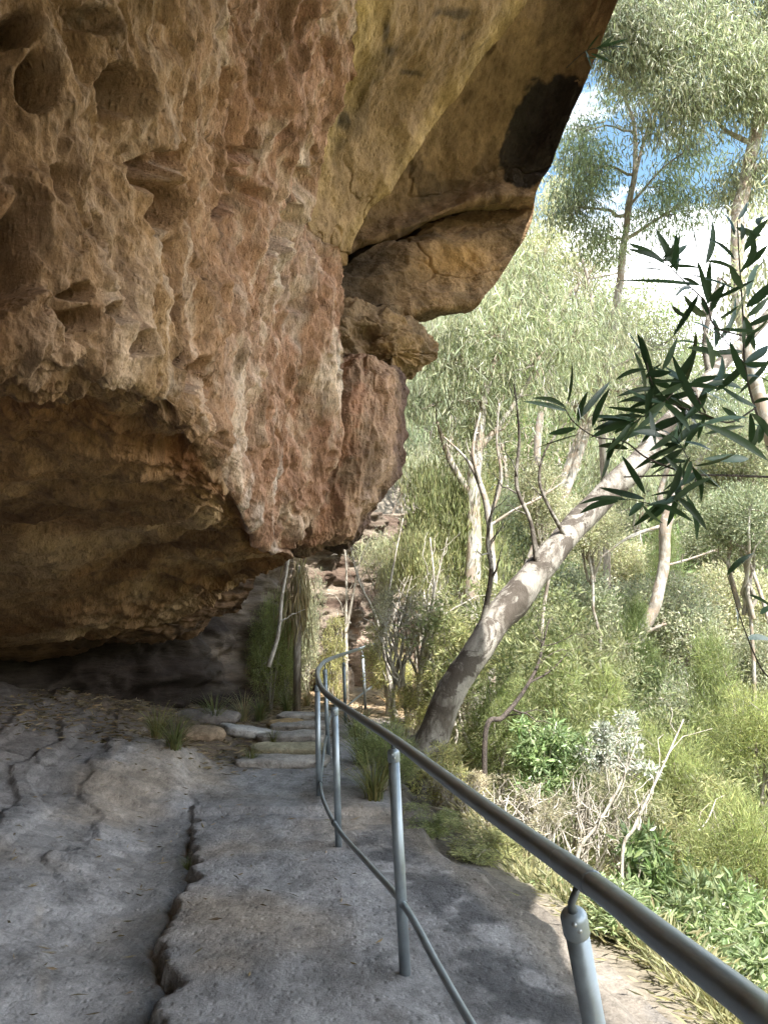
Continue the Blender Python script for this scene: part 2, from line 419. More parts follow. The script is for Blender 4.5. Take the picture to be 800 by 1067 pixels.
def disp_face(V,g,u,w):
    Q = sframe(V); k = under(g,w,V)
    a = .07*fbm(V,3,.8)+.07*ridged(Q,4,1.5)+.032*ridged(Q,4,5.)+.030*fbm(Q,5,9.)+.012*ridged(V,3,9.)
    hol = sst(.42,.62,fbm(Q*[1,1,1.6],2,4.5,31.))
    a -= .06*hol
    a -= .035*sst(.22,.40,fbm(Q*[1,1,1.7],3,6.,77.))*sst(-.3,.2,fbm(V,2,1.,3.))
    # pleats on the right part
    pl = ridged(np.stack([Q[...,0]*1.0,Q[...,1],Q[...,2]*.35],-1),3,1.3,12.)*.13*sst(.55,.8,u)
    VL = np.stack([V[...,0]*.35,V[...,1]*.35,V[...,2]*2.6+V[...,1]*.9],-1)
    b = .07*ridged(VL,4,1.5)+.06*fbm(V*[.8,.8,2.2],4,.9)+.06*ridged(V*[.4,.6,5],4,1.8)+.02*ridged(V*[.6,.8,4],4,6.)
    dome = .0
    return (a+pl)*(1-k)+b*k
def col_face(V,g,u,w,D):
    Q = sframe(V); k = under(g,w,V)[...,None]
    n1 = fbm(Q,5,1.6,2.)[...,None]; n2 = fbm(Q*[1,1,.6],5,7.,5.)[...,None]; n3 = fbm(V,4,.7,9.)[...,None]
    tan = np.array([.40,.255,.145]); pink=np.array([.46,.27,.195]); pale=np.array([.70,.56,.45]); brown=np.array([.12,.07,.042]); rust=np.array([.26,.115,.04])
    right = sst(.45,.85,u)[...,None]
    c = tan*(1-right*.8)+pink*right*.8
    c = c*(1-.5*sst(.2,.9,n3))+np.array([.38,.27,.14])*.5*sst(.2,.9,n3)
    t = sst(.0,.6,n1)*(.4+.5*right); c = c*(1-t)+pale*t
    t = sst(.2,.75,-n1)*.5; c = c*(1-t)+brown*t
    t = sst(.15,.6,-n2)*.6; c = c*(1-t)+brown*1.3*t; t = sst(.15,.6,n2)*.45; c = c*(1-t)+pale*t
    # rust pocket low on the left, dark brown corner
    px,py = g[...,0],g[...,1]
    t = (np.exp(-(((px+10)/75)**2+((py-285)/115)**2))*.9)[...,None]; c = c*(1-t)+rust*t
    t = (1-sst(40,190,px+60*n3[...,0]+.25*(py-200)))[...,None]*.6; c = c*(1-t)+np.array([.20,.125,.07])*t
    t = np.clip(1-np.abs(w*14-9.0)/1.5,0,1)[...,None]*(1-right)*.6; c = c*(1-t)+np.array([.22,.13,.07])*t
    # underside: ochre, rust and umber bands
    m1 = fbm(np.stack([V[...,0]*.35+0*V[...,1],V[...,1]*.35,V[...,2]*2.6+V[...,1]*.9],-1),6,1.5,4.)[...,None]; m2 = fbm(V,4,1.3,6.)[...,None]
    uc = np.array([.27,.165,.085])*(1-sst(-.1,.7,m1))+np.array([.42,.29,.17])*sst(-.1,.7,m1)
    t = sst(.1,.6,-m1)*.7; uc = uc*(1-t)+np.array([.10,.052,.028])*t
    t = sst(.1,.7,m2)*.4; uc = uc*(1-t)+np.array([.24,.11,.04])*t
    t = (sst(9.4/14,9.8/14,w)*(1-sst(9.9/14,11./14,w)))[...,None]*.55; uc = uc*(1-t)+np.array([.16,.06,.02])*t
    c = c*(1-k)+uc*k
    # white mineral streaks down the tip
    t = (sst(.25,.6,fbm(Q*[1.3,1.3,.5],4,2.2,44.)+.25*np.exp(-((u-.90)/.08)**2))*sst(.6,.85,u)*sst(.25,.5,w))[...,None]*(1-k)*.6; c = c*(1-t)+np.array([.74,.68,.63])*t
    return c
pits = [(113,92,27,34,10,.16),(36,88,20,36,0,.12),(150,175,17,24,35,.13),(183,165,15,20,10,.08),(163,216,15,31,12,.17),
 (246,212,17,30,35,.18),(292,235,14,34,20,.14),(265,162,9,9,0,.07),(77,305,13,12,0,.08),(78,336,14,15,10,.12),(112,325,11,15,0,.09),
 (105,240,11,27,0,.06),(160,392,9,9,0,.07),(206,392,13,24,25,.10),(134,357,9,14,10,.07),(190,372,8,14,20,.05),(208,440,7,10,0,.06),
 (310,190,9,22,20,.08),(180,320,10,18,20,.05),(-60,60,40,50,0,.2),(60,190,14,26,0,.05),(0,270,48,60,20,.16),(235,90,9,26,10,.05),
 (178,430,8,8,0,.05),(95,20,30,20,0,.06),(22,30,22,24,0,.08)]
pits = [(a,b,c,d,e,f*2.2) for a,b,c,d,e,f in pits]
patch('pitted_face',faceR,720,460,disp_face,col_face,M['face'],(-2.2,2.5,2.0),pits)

def mkdisp(a1,s1,a2,s2,a3=0.0,s3=8,dirv=(1,1,1),off=0):
    def f(V,g,u,w):
        Q = V*np.array(dirv)
        ck = sst(.955,.99,1-np.abs(pn(Q*[.6,.35,1.3]*1.1+off+.3*fbm(V,3,1.5)[...,None])))*sst(-.1,.2,pn(V*.7+off))
        return a1*fbm(Q,3,s1,off)+a2*ridged(Q,4,s2,off+3)+a3*fbm(V,4,s3,off+7)-.035*ck
    return f
def mkcol(pal, s=.9, dirv=(1,1,1), off=0, extra=None):
    """pal: list of (colour, threshold, strength)"""
    def f(V,g,u,w,D):
        Q = V*np.array(dirv); c = np.zeros(V.shape)+np.array(pal[0])
        for i,(cl,th,st) in enumerate(pal[1:]):
            t = (sst(th-.06,th+.14,fbm(Q,5,s*(1+.4*i),off+13*i))*st)[...,None]; c = c*(1-t)+np.array(cl)*t
        if extra: c = extra(c,V,g,u,w)
        return c*(1+.16*fbm(V,4,5.,off)[...,None])
    return f
def ex_c(c,V,g,u,w):
    t = ((1-sst(.05,.40,u))*sst(.15,.3,w+.1*fbm(V,2,1.)))[...,None]*.9; c = c*(1-t)+np.array([.50,.36,.17])*t
    t = (sst(.80,.95,u))[...,None]*.5; c = c*(1-t)+np.array([.50,.36,.18])*t
    for (cx,cy,ax,ay) in ((362,128,5,10),(403,50,9,8),(430,75,18,5),(470,12,20,6),(400,30,5,14)):
        n = fbm(V,3,4.); t = (sst(.25,.8,np.exp(-(((g[...,0]-cx)/ax)**2+((g[...,1]-cy)/ay)**2))+.35*n)*.75)[...,None]; c = c*(1-t)+np.array([.05,.04,.03])*t
    t = (sst(.8,.98,w+.08*fbm(V,3,2.)))[...,None]*.8; c = c*(1-t)+np.array([.16,.09,.035])*t
    return c
patch('ochre_slab',[
 [(430,-260,4.1),(520,-260,4.5),(610,-260,4.9),(712,-260,5.2)],
 [(396,-120,4.6),(460,-120,4.9),(530,-120,5.3),(625,-120,5.7)],
 [(365,0,5.1),(420,0,5.4),(482,0,5.8),(550,-2,6.1)],
 [(332,120,6.0),(372,120,6.5),(418,118,6.85),(472,112,7.05)],
 [(305,200,6.6),(338,205,7.1),(370,200,7.4),(411,188,7.6)],
 [(300,262,7.0),(322,262,7.4),(344,255,7.7),(372,240,8.0)],
 [(300,300,7.4),(320,290,7.8),(340,282,8.0),(360,272,8.2)]],260,160,
 mkdisp(.10,.7,.035,1.6,.012,6.,(1,.5,1.2)),mkcol([(.35,.24,.145),((.25,.165,.10),.1,.6),((.40,.28,.155),.2,.6),((.13,.09,.05),.45,.7)],.8,(1,.4,1),3,ex_c),M['slab'],(-1.2,.8,2.0))
def ex_d(c,V,g,u,w):
    px,py = g[...,0],g[...,1]; n = fbm(V,6,1.8)
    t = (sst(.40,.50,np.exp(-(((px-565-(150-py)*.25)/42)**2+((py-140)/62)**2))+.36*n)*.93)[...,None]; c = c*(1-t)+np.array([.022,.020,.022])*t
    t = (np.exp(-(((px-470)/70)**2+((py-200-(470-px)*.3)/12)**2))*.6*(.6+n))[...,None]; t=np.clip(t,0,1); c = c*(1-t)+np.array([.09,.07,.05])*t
    t = (sst(.88,.97,w))[...,None]*.6*(1-sst(.8,.9,u))[...,None]; c = c*(1-t)+np.array([.42,.30,.15])*t
    return c
patch('edge_slab',[
 [(680,-260,5.6),(745,-260,5.75),(800,-260,5.7),(838,-262,5.6)],
 [(600,-120,6.1),(650,-120,6.3),(695,-120,6.3),(722,-120,6.15)],
 [(530,0,6.6),(575,0,6.75),(620,0,6.75),(650,-2,6.55)],
 [(455,108,7.5),(520,100,7.7),(572,95,7.75),(607,92,7.5)],
 [(395,190,8.1),(455,178,8.25),(525,165,8.4),(576,170,8.2)],
 [(360,238,8.4),(440,212,8.5),(510,190,8.5),(560,198,8.35)],
 [(345,268,8.5),(430,236,8.45),(505,206,8.4),(557,208,8.45)],
 [(340,285,9.0),(430,246,9.0),(505,216,9.0),(555,214,9.1)]],260,190,
 mkdisp(.12,.7,.045,1.4,.014,6.,(1,.5,1.3),5),mkcol([(.26,.17,.10),((.185,.12,.07),.05,.6),((.33,.22,.13),.2,.6),((.12,.08,.05),.4,.7)],.9,(1,.4,1.3),8,ex_d),M['slab'],(-1.6,1.6,2.0))
def ex_e(c,V,g,u,w):
    px,py = g[...,0],g[...,1]
    t = (np.exp(-(((px-478)/38)**2+((py-272)/17)**2))*.75)[...,None]; c = c*(1-t)+np.array([.42,.24,.085])*t
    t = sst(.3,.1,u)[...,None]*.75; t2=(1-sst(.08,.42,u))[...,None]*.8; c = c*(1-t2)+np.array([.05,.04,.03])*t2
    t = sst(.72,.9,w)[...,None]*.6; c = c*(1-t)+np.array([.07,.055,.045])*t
    return c
patch('lower_slab',[
 [(335,285,8.3),(430,243,8.75),(500,216,8.95),(557,209,9.0)],
 [(340,300,8.2),(430,262,8.5),(498,238,8.75),(553,232,8.8)],
 [(352,318,8.2),(428,290,8.5),(490,270,8.75),(537,262,8.85)],
 [(366,336,8.3),(424,314,8.5),(478,302,8.7),(514,298,8.8)],
 [(376,348,8.4),(420,330,8.6),(463,322,8.7),(493,319,8.8)],
 [(386,356,8.8),(420,338,9.1),(452,330,9.3),(478,322,9.5)]],200,200,
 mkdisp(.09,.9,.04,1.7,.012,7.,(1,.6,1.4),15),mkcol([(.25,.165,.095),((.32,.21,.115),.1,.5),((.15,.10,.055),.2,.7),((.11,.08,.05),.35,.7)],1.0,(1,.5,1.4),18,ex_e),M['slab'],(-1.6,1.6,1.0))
def blob(name, cpx, cpy, d, rx, ry, rz, colf, mat_, amp=.18, s=2.2, off=0, n=120, rot=0, parent=CLIFF, flat=0):
    th = np.linspace(.02,PI-.02,n); ph = np.linspace(0,2*PI,int(n*1.5),endpoint=False)
    T,H = np.meshgrid(th,ph,indexing='ij')
    U = np.stack([np.sin(T)*np.cos(H),np.sin(T)*np.sin(H),np.cos(T)],-1)
    U2 = np.sign(U)*np.abs(U)**(.8)
    c = P(cpx,cpy,d)
    V = U2*np.array([rx,ry,rz])
    if rot:
        a=rot; V = np.stack([V[...,0]*math.cos(a)+V[...,2]*math.sin(a),V[...,1],-V[...,0]*math.sin(a)+V[...,2]*math.cos(a)],-1)
    W = V+c
    dd = amp*min(rx,rz)*(fbm(W,4,s,off)+.5*ridged(W,4,s*1.8,off))
    W = W+U*dd[...,None]
    col = colf(W,None,None,None,dd) if callable(colf) else np.zeros(W.shape)+colf
    m_ = W.shape[1]; F = grid_faces(n,m_); i = np.arange(n-1)*m_
    F2 = np.stack([i+m_-1,i,i+m_,i+m_+m_-1],-1)
    V = W.reshape(-1,3); k = len(V); V = np.concatenate([V,[V[:m_].mean(0)],[V[-m_:].mean(0)]])
    j = np.arange(m_); T1 = np.stack([np.full(m_,k),(j+1)%m_,j],-1); T2 = np.stack([np.full(m_,k+1),(n-1)*m_+j,(n-1)*m_+(j+1)%m_],-1)
    cc = col.reshape(-1,3); cc = np.concatenate([cc,cc[:1],cc[-1:]])
    base = np.array([-2.5,7,0]) if parent is CLIFF else (np.array(parent.location) if parent else np.zeros(3))
    return mesh(name,V-base,[np.concatenate([F,F2]),np.concatenate([T1,T2])],mat_,np.clip(cc,.01,.9),True,parent)
cN = mkcol([(.23,.16,.10),((.31,.20,.10),.1,.6),((.12,.085,.05),.2,.6)],1.6,(1,1,1.5),40)
cN2 = mkcol([(.23,.165,.10),((.30,.23,.16),.1,.6),((.11,.08,.05),.1,.6)],2.0,(1,1,1.5),47)
patch('overhang_knob',[
 [(345,316,8.0),(390,316,8.3),(425,326,8.7),(450,334,9.3)],
 [(345,334,7.85),(392,336,8.05),(424,340,8.45),(446,346,9.0)],
 [(345,352,7.8),(384,350,8.25),(418,357,8.25),(456,358,8.85)],
 [(345,370,7.9),(384,366,8.3),(414,374,8.25),(455,372,8.8)],
 [(345,384,8.1),(384,382,8.4),(410,388,8.45),(440,388,8.85)],
 [(345,396,8.5),(384,398,8.8),(408,401,8.9),(426,399,9.2)]],150,150,
 mkdisp(.13,1.6,.06,2.6,.02,8.,(1,.8,1.9),43),cN,M['slab'],(-1.4,1.6,.8))
def ex_g(c,V,g,u,w):
    n = fbm(V,4,3.)
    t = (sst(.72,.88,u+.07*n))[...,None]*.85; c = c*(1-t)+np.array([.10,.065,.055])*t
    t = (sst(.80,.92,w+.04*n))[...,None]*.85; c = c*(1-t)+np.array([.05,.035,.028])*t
    t = (np.exp(-((u-.30)/.12)**2)*sst(.0,.5,n+.3)*.8)[...,None]; c = c*(1-t)+np.array([.36,.19,.12])*t
    t = (np.exp(-((u-.66)/.07)**2)*sst(.3,.5,w)*sst(-.2,.4,n+.2)*.75)[...,None]; c = c*(1-t)+np.array([.55,.40,.32])*t
    return c
patch('hanging_block',[
 [(330,368,7.9),(372,366,8.0),(398,376,8.2),(418,392,8.7)],
 [(335,384,7.5),(374,378,7.7),(403,388,7.9),(421,400,8.4)],
 [(330,420,7.4),(372,420,7.55),(404,426,7.75),(421,436,8.4)],
 [(322,470,7.4),(362,470,7.55),(398,478,7.75),(414,484,8.4)],
 [(308,525,7.5),(345,525,7.6),(380,526,7.8),(396,530,8.3)],
 [(298,560,7.6),(335,556,7.7),(368,550,7.85),(383,550,8.3)],
 [(296,576,7.8),(326,571,7.85),(352,564,8.0),(376,556,8.4)],
 [(296,578,8.6),(326,575,8.7),(352,568,8.8),(374,560,9.0)]],260,150,
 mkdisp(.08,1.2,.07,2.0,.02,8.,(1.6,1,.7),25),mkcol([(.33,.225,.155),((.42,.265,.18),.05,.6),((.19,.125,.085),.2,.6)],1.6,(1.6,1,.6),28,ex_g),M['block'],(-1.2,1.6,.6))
# low ledge beyond the tip
cL = mkcol([(.16,.10,.06),((.24,.15,.08),.1,.6),((.06,.045,.035),.1,.7)],1.2,(1,1,3),50)
patch('low_ledge',[
 [(-140,668,9.2),(90,640,9.6),(150,625,9.8),(210,600,10.0),(285,575,10.3)],
 [(-140,690,9.3),(85,660,9.7),(150,648,9.8),(210,625,9.9),(270,600,10.2)],
 [(-140,704,9.6),(80,672,10.0),(150,664,10.0),(205,648,10.0),(255,628,10.3)],
 [(-140,706,10.6),(80,676,11.),(150,668,11.),(205,655,11.),(250,635,11.3)]],90,160,
 mkdisp(.12,.9,.06,2.0,.02,8.,(1,1,3),55),cL,M['wall'],(-.5,2.,.8))
# layered wall at the back, follows a plan line
def build_wall():
    plan = cr([(2.0,-17),(-4,-13),(-7.5,-7),(-7.2,-1),(-7.2,5),(-6.9,8.2),(-5.7,10.0),(-4.2,10.7),(-3.2,11.5),(-2.4,13.0),(-1.7,14.8),(-.9,16.6),(.1,18.2),(1.0,20),(1.4,24)],520)  # first points: unseen stretch behind the camera, added to keep light out of the cave
    n = 200; zt = np.interp(np.linspace(0,1,520),[0,.57,.68,.79,.9,1],[8,8,5.2,4.2,4.4,5])
    w = np.linspace(0,1,n)
    X = plan[None,:,0]+0*w[:,None]; Y = plan[None,:,1]+0*w[:,None]
    Z = -.6+w[:,None]*(zt+.6)[None]
    V = np.stack([X,Y,Z],-1)
    t = np.gradient(plan,axis=0); nr = np.stack([t[:,1],-t[:,0],0*t[:,0]],-1); nr /= np.linalg.norm(nr,axis=1)[:,None]
    lay = pn(np.stack([X*.25,Y*.25,Z*3.0],-1)); lay2 = pn(np.stack([X*.5,Y*.5,Z*8.],-1))
    D = .14*lay+.05*lay2+.45*fbm(V,4,.8)+.10*ridged(V*[1,1,2.5],4,1.5)-.35*(w[:,None]*2-.6)**2*.3
    V = V+nr[None]*D[...,None]
    k = fbm(V*[.5,.5,3],5,1.,60.)[...,None]
    c = np.array([.15,.12,.095])*(1-sst(-.2,.5,k))+np.array([.25,.205,.165])*sst(-.2,.5,k)
    t_ = sst(.1,.5,-k)*.7; c = c*(1-t_)+np.array([.10,.065,.05])*t_
    t_ = sst(.0,.4,-lay2+.5*fbm(V,3,1.5))[...,None]*.4; c = c*(1-t_)+np.array([.08,.055,.045])*t_
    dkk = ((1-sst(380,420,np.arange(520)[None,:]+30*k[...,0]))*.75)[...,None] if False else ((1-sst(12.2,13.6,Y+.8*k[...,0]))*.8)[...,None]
    c = c*(1-dkk)+np.array([.026,.022,.02])*dkk  # darkness of the cave painted into the wall colour
    # give it thickness
    Vb = V-nr[None]*2.5
    m = 520; a = V.reshape(-1,3); b = Vb[::199].reshape(-1,3)
    F = grid_faces(n,m); K=len(a)
    j=np.arange(m-1)
    top = np.stack([(n-1)*m+j,(n-1)*m+j+1,K+m+j+1,K+m+j],-1)
    bk = np.stack([K+j,K+m+j,K+m+j+1,K+j+1],-1)
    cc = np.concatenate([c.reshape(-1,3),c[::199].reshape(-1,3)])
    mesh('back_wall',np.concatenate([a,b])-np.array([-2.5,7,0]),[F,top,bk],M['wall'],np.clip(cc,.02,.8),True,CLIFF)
build_wall()
# the body of the cliff above, higher than the frame: it shades the path
def build_body():
    ys = np.linspace(-14,15,150); n = 90
    bot = np.where(ys<2.4,4.7+.05*np.maximum(-ys,0),1.6+1.33*ys); bot = np.minimum(bot,9.6)
    xr = np.interp(ys,[-14,-4,0,2,4,5.6,6.6,8,10,12,15],[2.4,2.5,2.5,2.5,3.0,3.3,2.7,1.2,-.4,-1.5,-2.5])
    prof = []
    sec_t = np.linspace(0,1,n)
    V = np.zeros((len(ys),n,3))
    for i,y in enumerate(ys):
        # section loop: left-bottom -> right-bottom -> right-top -> left-top
        pts = np.array([(-10,bot[i]-.2),(-4,bot[i]),(xr[i]-.6,bot[i]),(xr[i],bot[i]+.7),(xr[i]-.5,bot[i]+3),(xr[i]-2.5,bot[i]+5.5),(-10,bot[i]+6.5)])
        q = cr(pts,n); V[i,:,0]=q[:,0]; V[i,:,1]=y; V[i,:,2]=q[:,1]
    V += .22*np.stack([fbm(V,4,.6,1.),0*V[...,0],fbm(V,4,.6,5.)],-1)
    V[...,2] = np.maximum(V[...,2], np.where(V[...,1]>1.8, 1.6+1.24*V[...,1], 4.2))
    c = np.zeros(V.shape)+np.array([.33,.25,.17])
    c *= (1+.3*fbm(V*[1,1,3],4,.8)[...,None])
    F = grid_faces(len(ys),n)
    i = np.arange(len(ys)-1)*n; F2 = np.stack([i+n-1,i,i+n,i+n+n-1],-1)
    e0 = np.arange(n); K=len(ys)*n
    Vf = V.reshape(-1,3); Vf = np.concatenate([Vf,[Vf[:n].mean(0)],[Vf[-n:].mean(0)]])
    T1=np.stack([np.full(n,K),e0,(e0+1)%n],-1); T2=np.stack([np.full(n,K+1),K-n+(e0+1)%n,K-n+e0],-1)
    cc = np.concatenate([c.reshape(-1,3),c.reshape(-1,3)[:2]])
    mesh('cliff_body',Vf-np.array([-2.5,7,0]),[np.concatenate([F,F2]),np.concatenate([T1,T2])],M['slab'],np.clip(cc,.02,.8),True,CLIFF)
build_body()

# ------------------------------------------------------------------ handrail
HR = empty('handrail',(0,3.8,0)); HO = np.array([0,3.8,0])
tag(HR,'grey galvanised pipe handrail curving along the outer edge of the stone path','handrail')
railpx = [(900,1180,1.05,.62)]
def rp(px,py,d): return P(px,py,d)
rail = [P(1180,1420,.55),P(900,1160,.80),P(800,1062,1.07),P(700,985,1.30),P(603,911,1.69),P(500,838,2.35),P(410,771,3.75),P(372,746,4.8),P(347,729,5.8),P(335,717,6.5),P(330.5,704,7.3),P(333,695,8.3),P(341,688,9.6),P(357,682,11.6),P(375,676,13),P(396,670,14.2),P(425,664,15.8),P(450,661,17.5)]
mb = MB(); mb.tube(cr(rail,260),.0245,20); mb.build('top_rail',M['steel'],HR,off=HO)
low = [P(640,1330,1.9),P(560,1180,2.45),P(490,1066,3.0),P(455,1005,3.35),P(421,944,3.78),P(385,902,4.6),P(355,868,5.6),P(340,842,6.4),P(334,820,7.2),P(336,795,8.2),P(340,768,9.4),P(346,744,10.8),P(360,737,12.0),P(375,725,13),P(396,710,14.4),P(425,695,16)]
mb = MB(); mb.tube(cr(low,260),.0165,16); mb.build('lower_rail',M['steel'],HR,off=HO)
posts = [((596,947,1.70),(640,1180,1.95),.027),((409.5,779,3.74),(420.5,986,3.83),.0285),((348.5,736,5.8),(352.5,872,5.95),.0275),((330.5,713,7.3),(332,826,7.35),.027),
         ((338.5,697,9.3),(342,785,9.45),.027),((358,690,11.7),(360,748,11.8),.027),((378,682,13.1),(380,724,13.2),.027),((397,677,14.3),(398,715,14.4),.027),((426,671,15.9),(427,700,16.),.027)]
for i,(t_,b_,r_) in enumerate(posts):
    a = P(*t_); b = P(*b_)
    gz = float(terr(b[0],b[1])); 
    ax = (a-b)/np.linalg.norm(a-b)
    b2 = b+ax*((gz-.08-b[2])/ax[2])
    mb = MB(); mb.tube([b2,a-ax*.052],r_-.002,24)
    mb.build('post',M['steel'],HR,off=HO); ob = bpy.context.scene.objects[-1] if False else HR.children[-1]
    post = [c for c in COL.objects if c.name.startswith('post')][-1]
    # domed cap with a collar
    h = np.array([0,.003,.004,.045,.052,.058,.062]); rr = np.array([r_-.002,r_+.0005,r_+.001,r_+.001,r_-.002,r_-.010,r_-.022])
    pts = [a-ax*(.066)+ax*q for q in h]
    mb = MB(); mb.tube(pts,rr,24); cpp = mb.build('cap',M['steel'],post,off=HO); 
    # neck joining cap and rail
    rc = cr(rail,400); j = np.argmin(np.linalg.norm(rc[:,:]-(a+ax*.04),axis=1)); q = rc[j]-np.array([0,0,.02])
    mb = MB(); mb.tube([a-ax*.008,a+ax*.012,q],[.011,.008,.008],12); mb.build('neck',M['steel_dark'],post,off=HO)
    if i<3:
        side = np.array([-.25,-1,0.]); side/=np.linalg.norm(side)
        for sgn,dz in ((.0,-.03),(.5,-.045)):
            s2 = side+np.array([.6,0,0])*sgn; s2/=np.linalg.norm(s2)
            c0 = a+ax*dz+s2*(r_-.001); mb = MB(); mb.tube([c0,c0+s2*.003,c0+s2*.006,c0+s2*.007],[.006,.006,.004,.001],10); mb.build('bolt',M['bolt'],post,off=HO)
    # collar where the lower rail passes
    lc = cr(low,500); j = np.argmin(np.linalg.norm(lc-(b+ax*.15),axis=1)); 
    rr_ = cr(rail,400)
    if i<4:
        mb = MB(); t = lc[min(j+3,499)]-lc[max(j-3,0)]; t/=np.linalg.norm(t)
        mb.tube([lc[j]-t*.03,lc[j]-t*.028,lc[j]+t*.028,lc[j]+t*.03],[.017,.021,.021,.017],16); mb.build('clamp',M['steel_dark'],post,off=HO)
# sleeve joint on the rail above the first post
rc = cr(rail,1200); j = np.argmin(np.linalg.norm(rc-P(598,908,1.70),axis=1)); seg = rc[j-12:j+13]
mb = MB(); mb.tube(seg,[.0247]+[.0262]*23+[.0247],20); mb.build('sleeve',M['steel'],HR,off=HO)

# ------------------------------------------------------------------ foliage tools
def unit(v): return v/(np.linalg.norm(v,axis=-1,keepdims=True)+1e-9)
def leafq(p, d, L, W, rng):
    """diamond leaf quads"""
    n = len(p); d = unit(d); rv = unit(rng.normal(size=(n,3))); w = unit(np.cross(d,rv))
    L = np.broadcast_to(L,(n,))[:,None]; W = np.broadcast_to(W,(n,))[:,None]
    nn = np.cross(d,w)
    v = np.stack([p,p+d*L*.42+w*W*.5+nn*W*.12,p+d*L-nn*L*.05,p+d*L*.42-w*W*.5+nn*W*.12],1).reshape(-1,3)
    f = np.arange(4*n).reshape(n,4)
    return v,f
def ltint(n, rng, lo=.65, hi=1.35, warm=.1):
    b = rng.uniform(lo,hi,n)[:,None]; t = np.concatenate([b*(1+rng.uniform(-warm,warm,(n,1))),b,b*(1+rng.uniform(-warm,warm,(n,1)))],1)
    return np.repeat(t,4,0)
def in_ball(n, rng, surf=.6):
    v = unit(rng.normal(size=(n,3))); r = rng.uniform(0,1,n)**(1/3.); r = r*(1-surf)+surf*rng.uniform(.72,1.0,n)
    return v*r[:,None]
def foliage_clumps(clumps, rng, style):
    """clumps: (centre, (rx,ry,rz), sprays). returns V,F,tint and spray centres"""
    Vs=[];Fs=[];Ts=[];n0=0; SC=[]
    for (c,rad,ns) in clumps:
        b = in_ball(ns,rng,style.get('surf',.45)); sc = np.asarray(c)+b*np.array(rad)
        # break the outline
        keep = pn(sc*style.get('gap_s',1.3)/max(rad[0],.3)*1.0+5)>style.get('gap',-.35); sc = sc[keep]; b=b[keep]
        SC.append(sc); k = style['k']; n = len(sc)*k
        pp = np.repeat(sc,k,0); bb = np.repeat(b,k,0)
        sr = style['spray']
        off = rng.normal(size=(n,3))*sr*np.array([1,1,style.get('sz',.8)])
        pos = pp+off
        mode = style['dir']
        if mode=='hang': d = unit(rng.normal(size=(n,3))*.45+np.array([0,0,-1.0])+bb*.15)
        elif mode=='out': d = unit(bb*.9+rng.normal(size=(n,3))*.6+np.array([0,0,.35]))
        elif mode=='up': d = unit(bb*.4+rng.normal(size=(n,3))*.35+np.array([0,0,1.]))
        elif mode=='rad':
            d = unit(off+rng.normal(size=(n,3))*.2*sr); pos = pp+off*.3
        L = style['L']*rng.uniform(.6,1.25,n); W = style['W']*rng.uniform(.7,1.2,n)
        v,f = leafq(pos,d,L,W,rng); Vs.append(v); Fs.append(f+n0); n0+=len(v)
        cl = np.repeat(rng.uniform(.6,1.35,len(sc))*rng.uniform(.8,1.2),k)
        Ts.append(ltint(n,rng,*style.get('t',(.7,1.3)))*np.repeat(cl,4)[:,None])
    return np.concatenate(Vs),np.concatenate(Fs),np.concatenate(Ts),SC
def branchy(mbw, a, b, r0, r1, rng, wig=.08, n=7, k=6):
    a=np.asarray(a,float); b=np.asarray(b,float); L=np.linalg.norm(b-a)
    t = np.linspace(0,1,n)[:,None]; p = a+(b-a)*t
    w = np.cumsum(rng.normal(size=(n,3)),0)*L*wig/math.sqrt(n)*1.0; w -= t*w[-1]; p = p+w
    p[:,2] += (np.sin(t[:,0]*PI))*L*.04
    mbw.tube(p,np.linspace(r0,r1,n),k,False); return p

STY = {
 'gum':   dict(k=40,spray=.26,L=.19,W=.030,dir='hang',surf=.3,gap=-.30,t=(.6,1.4)),
 'weep':  dict(k=34,spray=.20,L=.24,W=.026,dir='hang',surf=.45,sz=1.5,gap=-.12,t=(.6,1.4)),
 'grey':  dict(k=26,spray=.09,L=.055,W=.018,dir='out',surf=.8,gap=-.6,t=(.7,1.3)),
 'green': dict(k=34,spray=.10,L=.13,W=.010,dir='out',surf=.55,gap=-.4,t=(.55,1.4)),
 'yellow':dict(k=22,spray=.10,L=.09,W=.016,dir='rad',surf=.5,gap=-.35,t=(.6,1.4)),
 'blue':  dict(k=20,spray=.07,L=.06,W=.022,dir='rad',surf=.6,gap=-.4,t=(.75,1.2)),
 'gloss': dict(k=14,spray=.10,L=.12,W=.032,dir='rad',surf=.5,gap=-.5,t=(.6,1.5)),
 'fawn':  dict(k=16,spray=.12,L=.10,W=.012,dir='rad',surf=.3,gap=-.1,t=(.6,1.3)),
}
LM = dict(gum='leaf_gum',weep='leaf_weep',grey='leaf_grey',green='leaf_green',yellow='leaf_yellow',blue='leaf_blue',gloss='leaf_gloss',fawn='fawn')

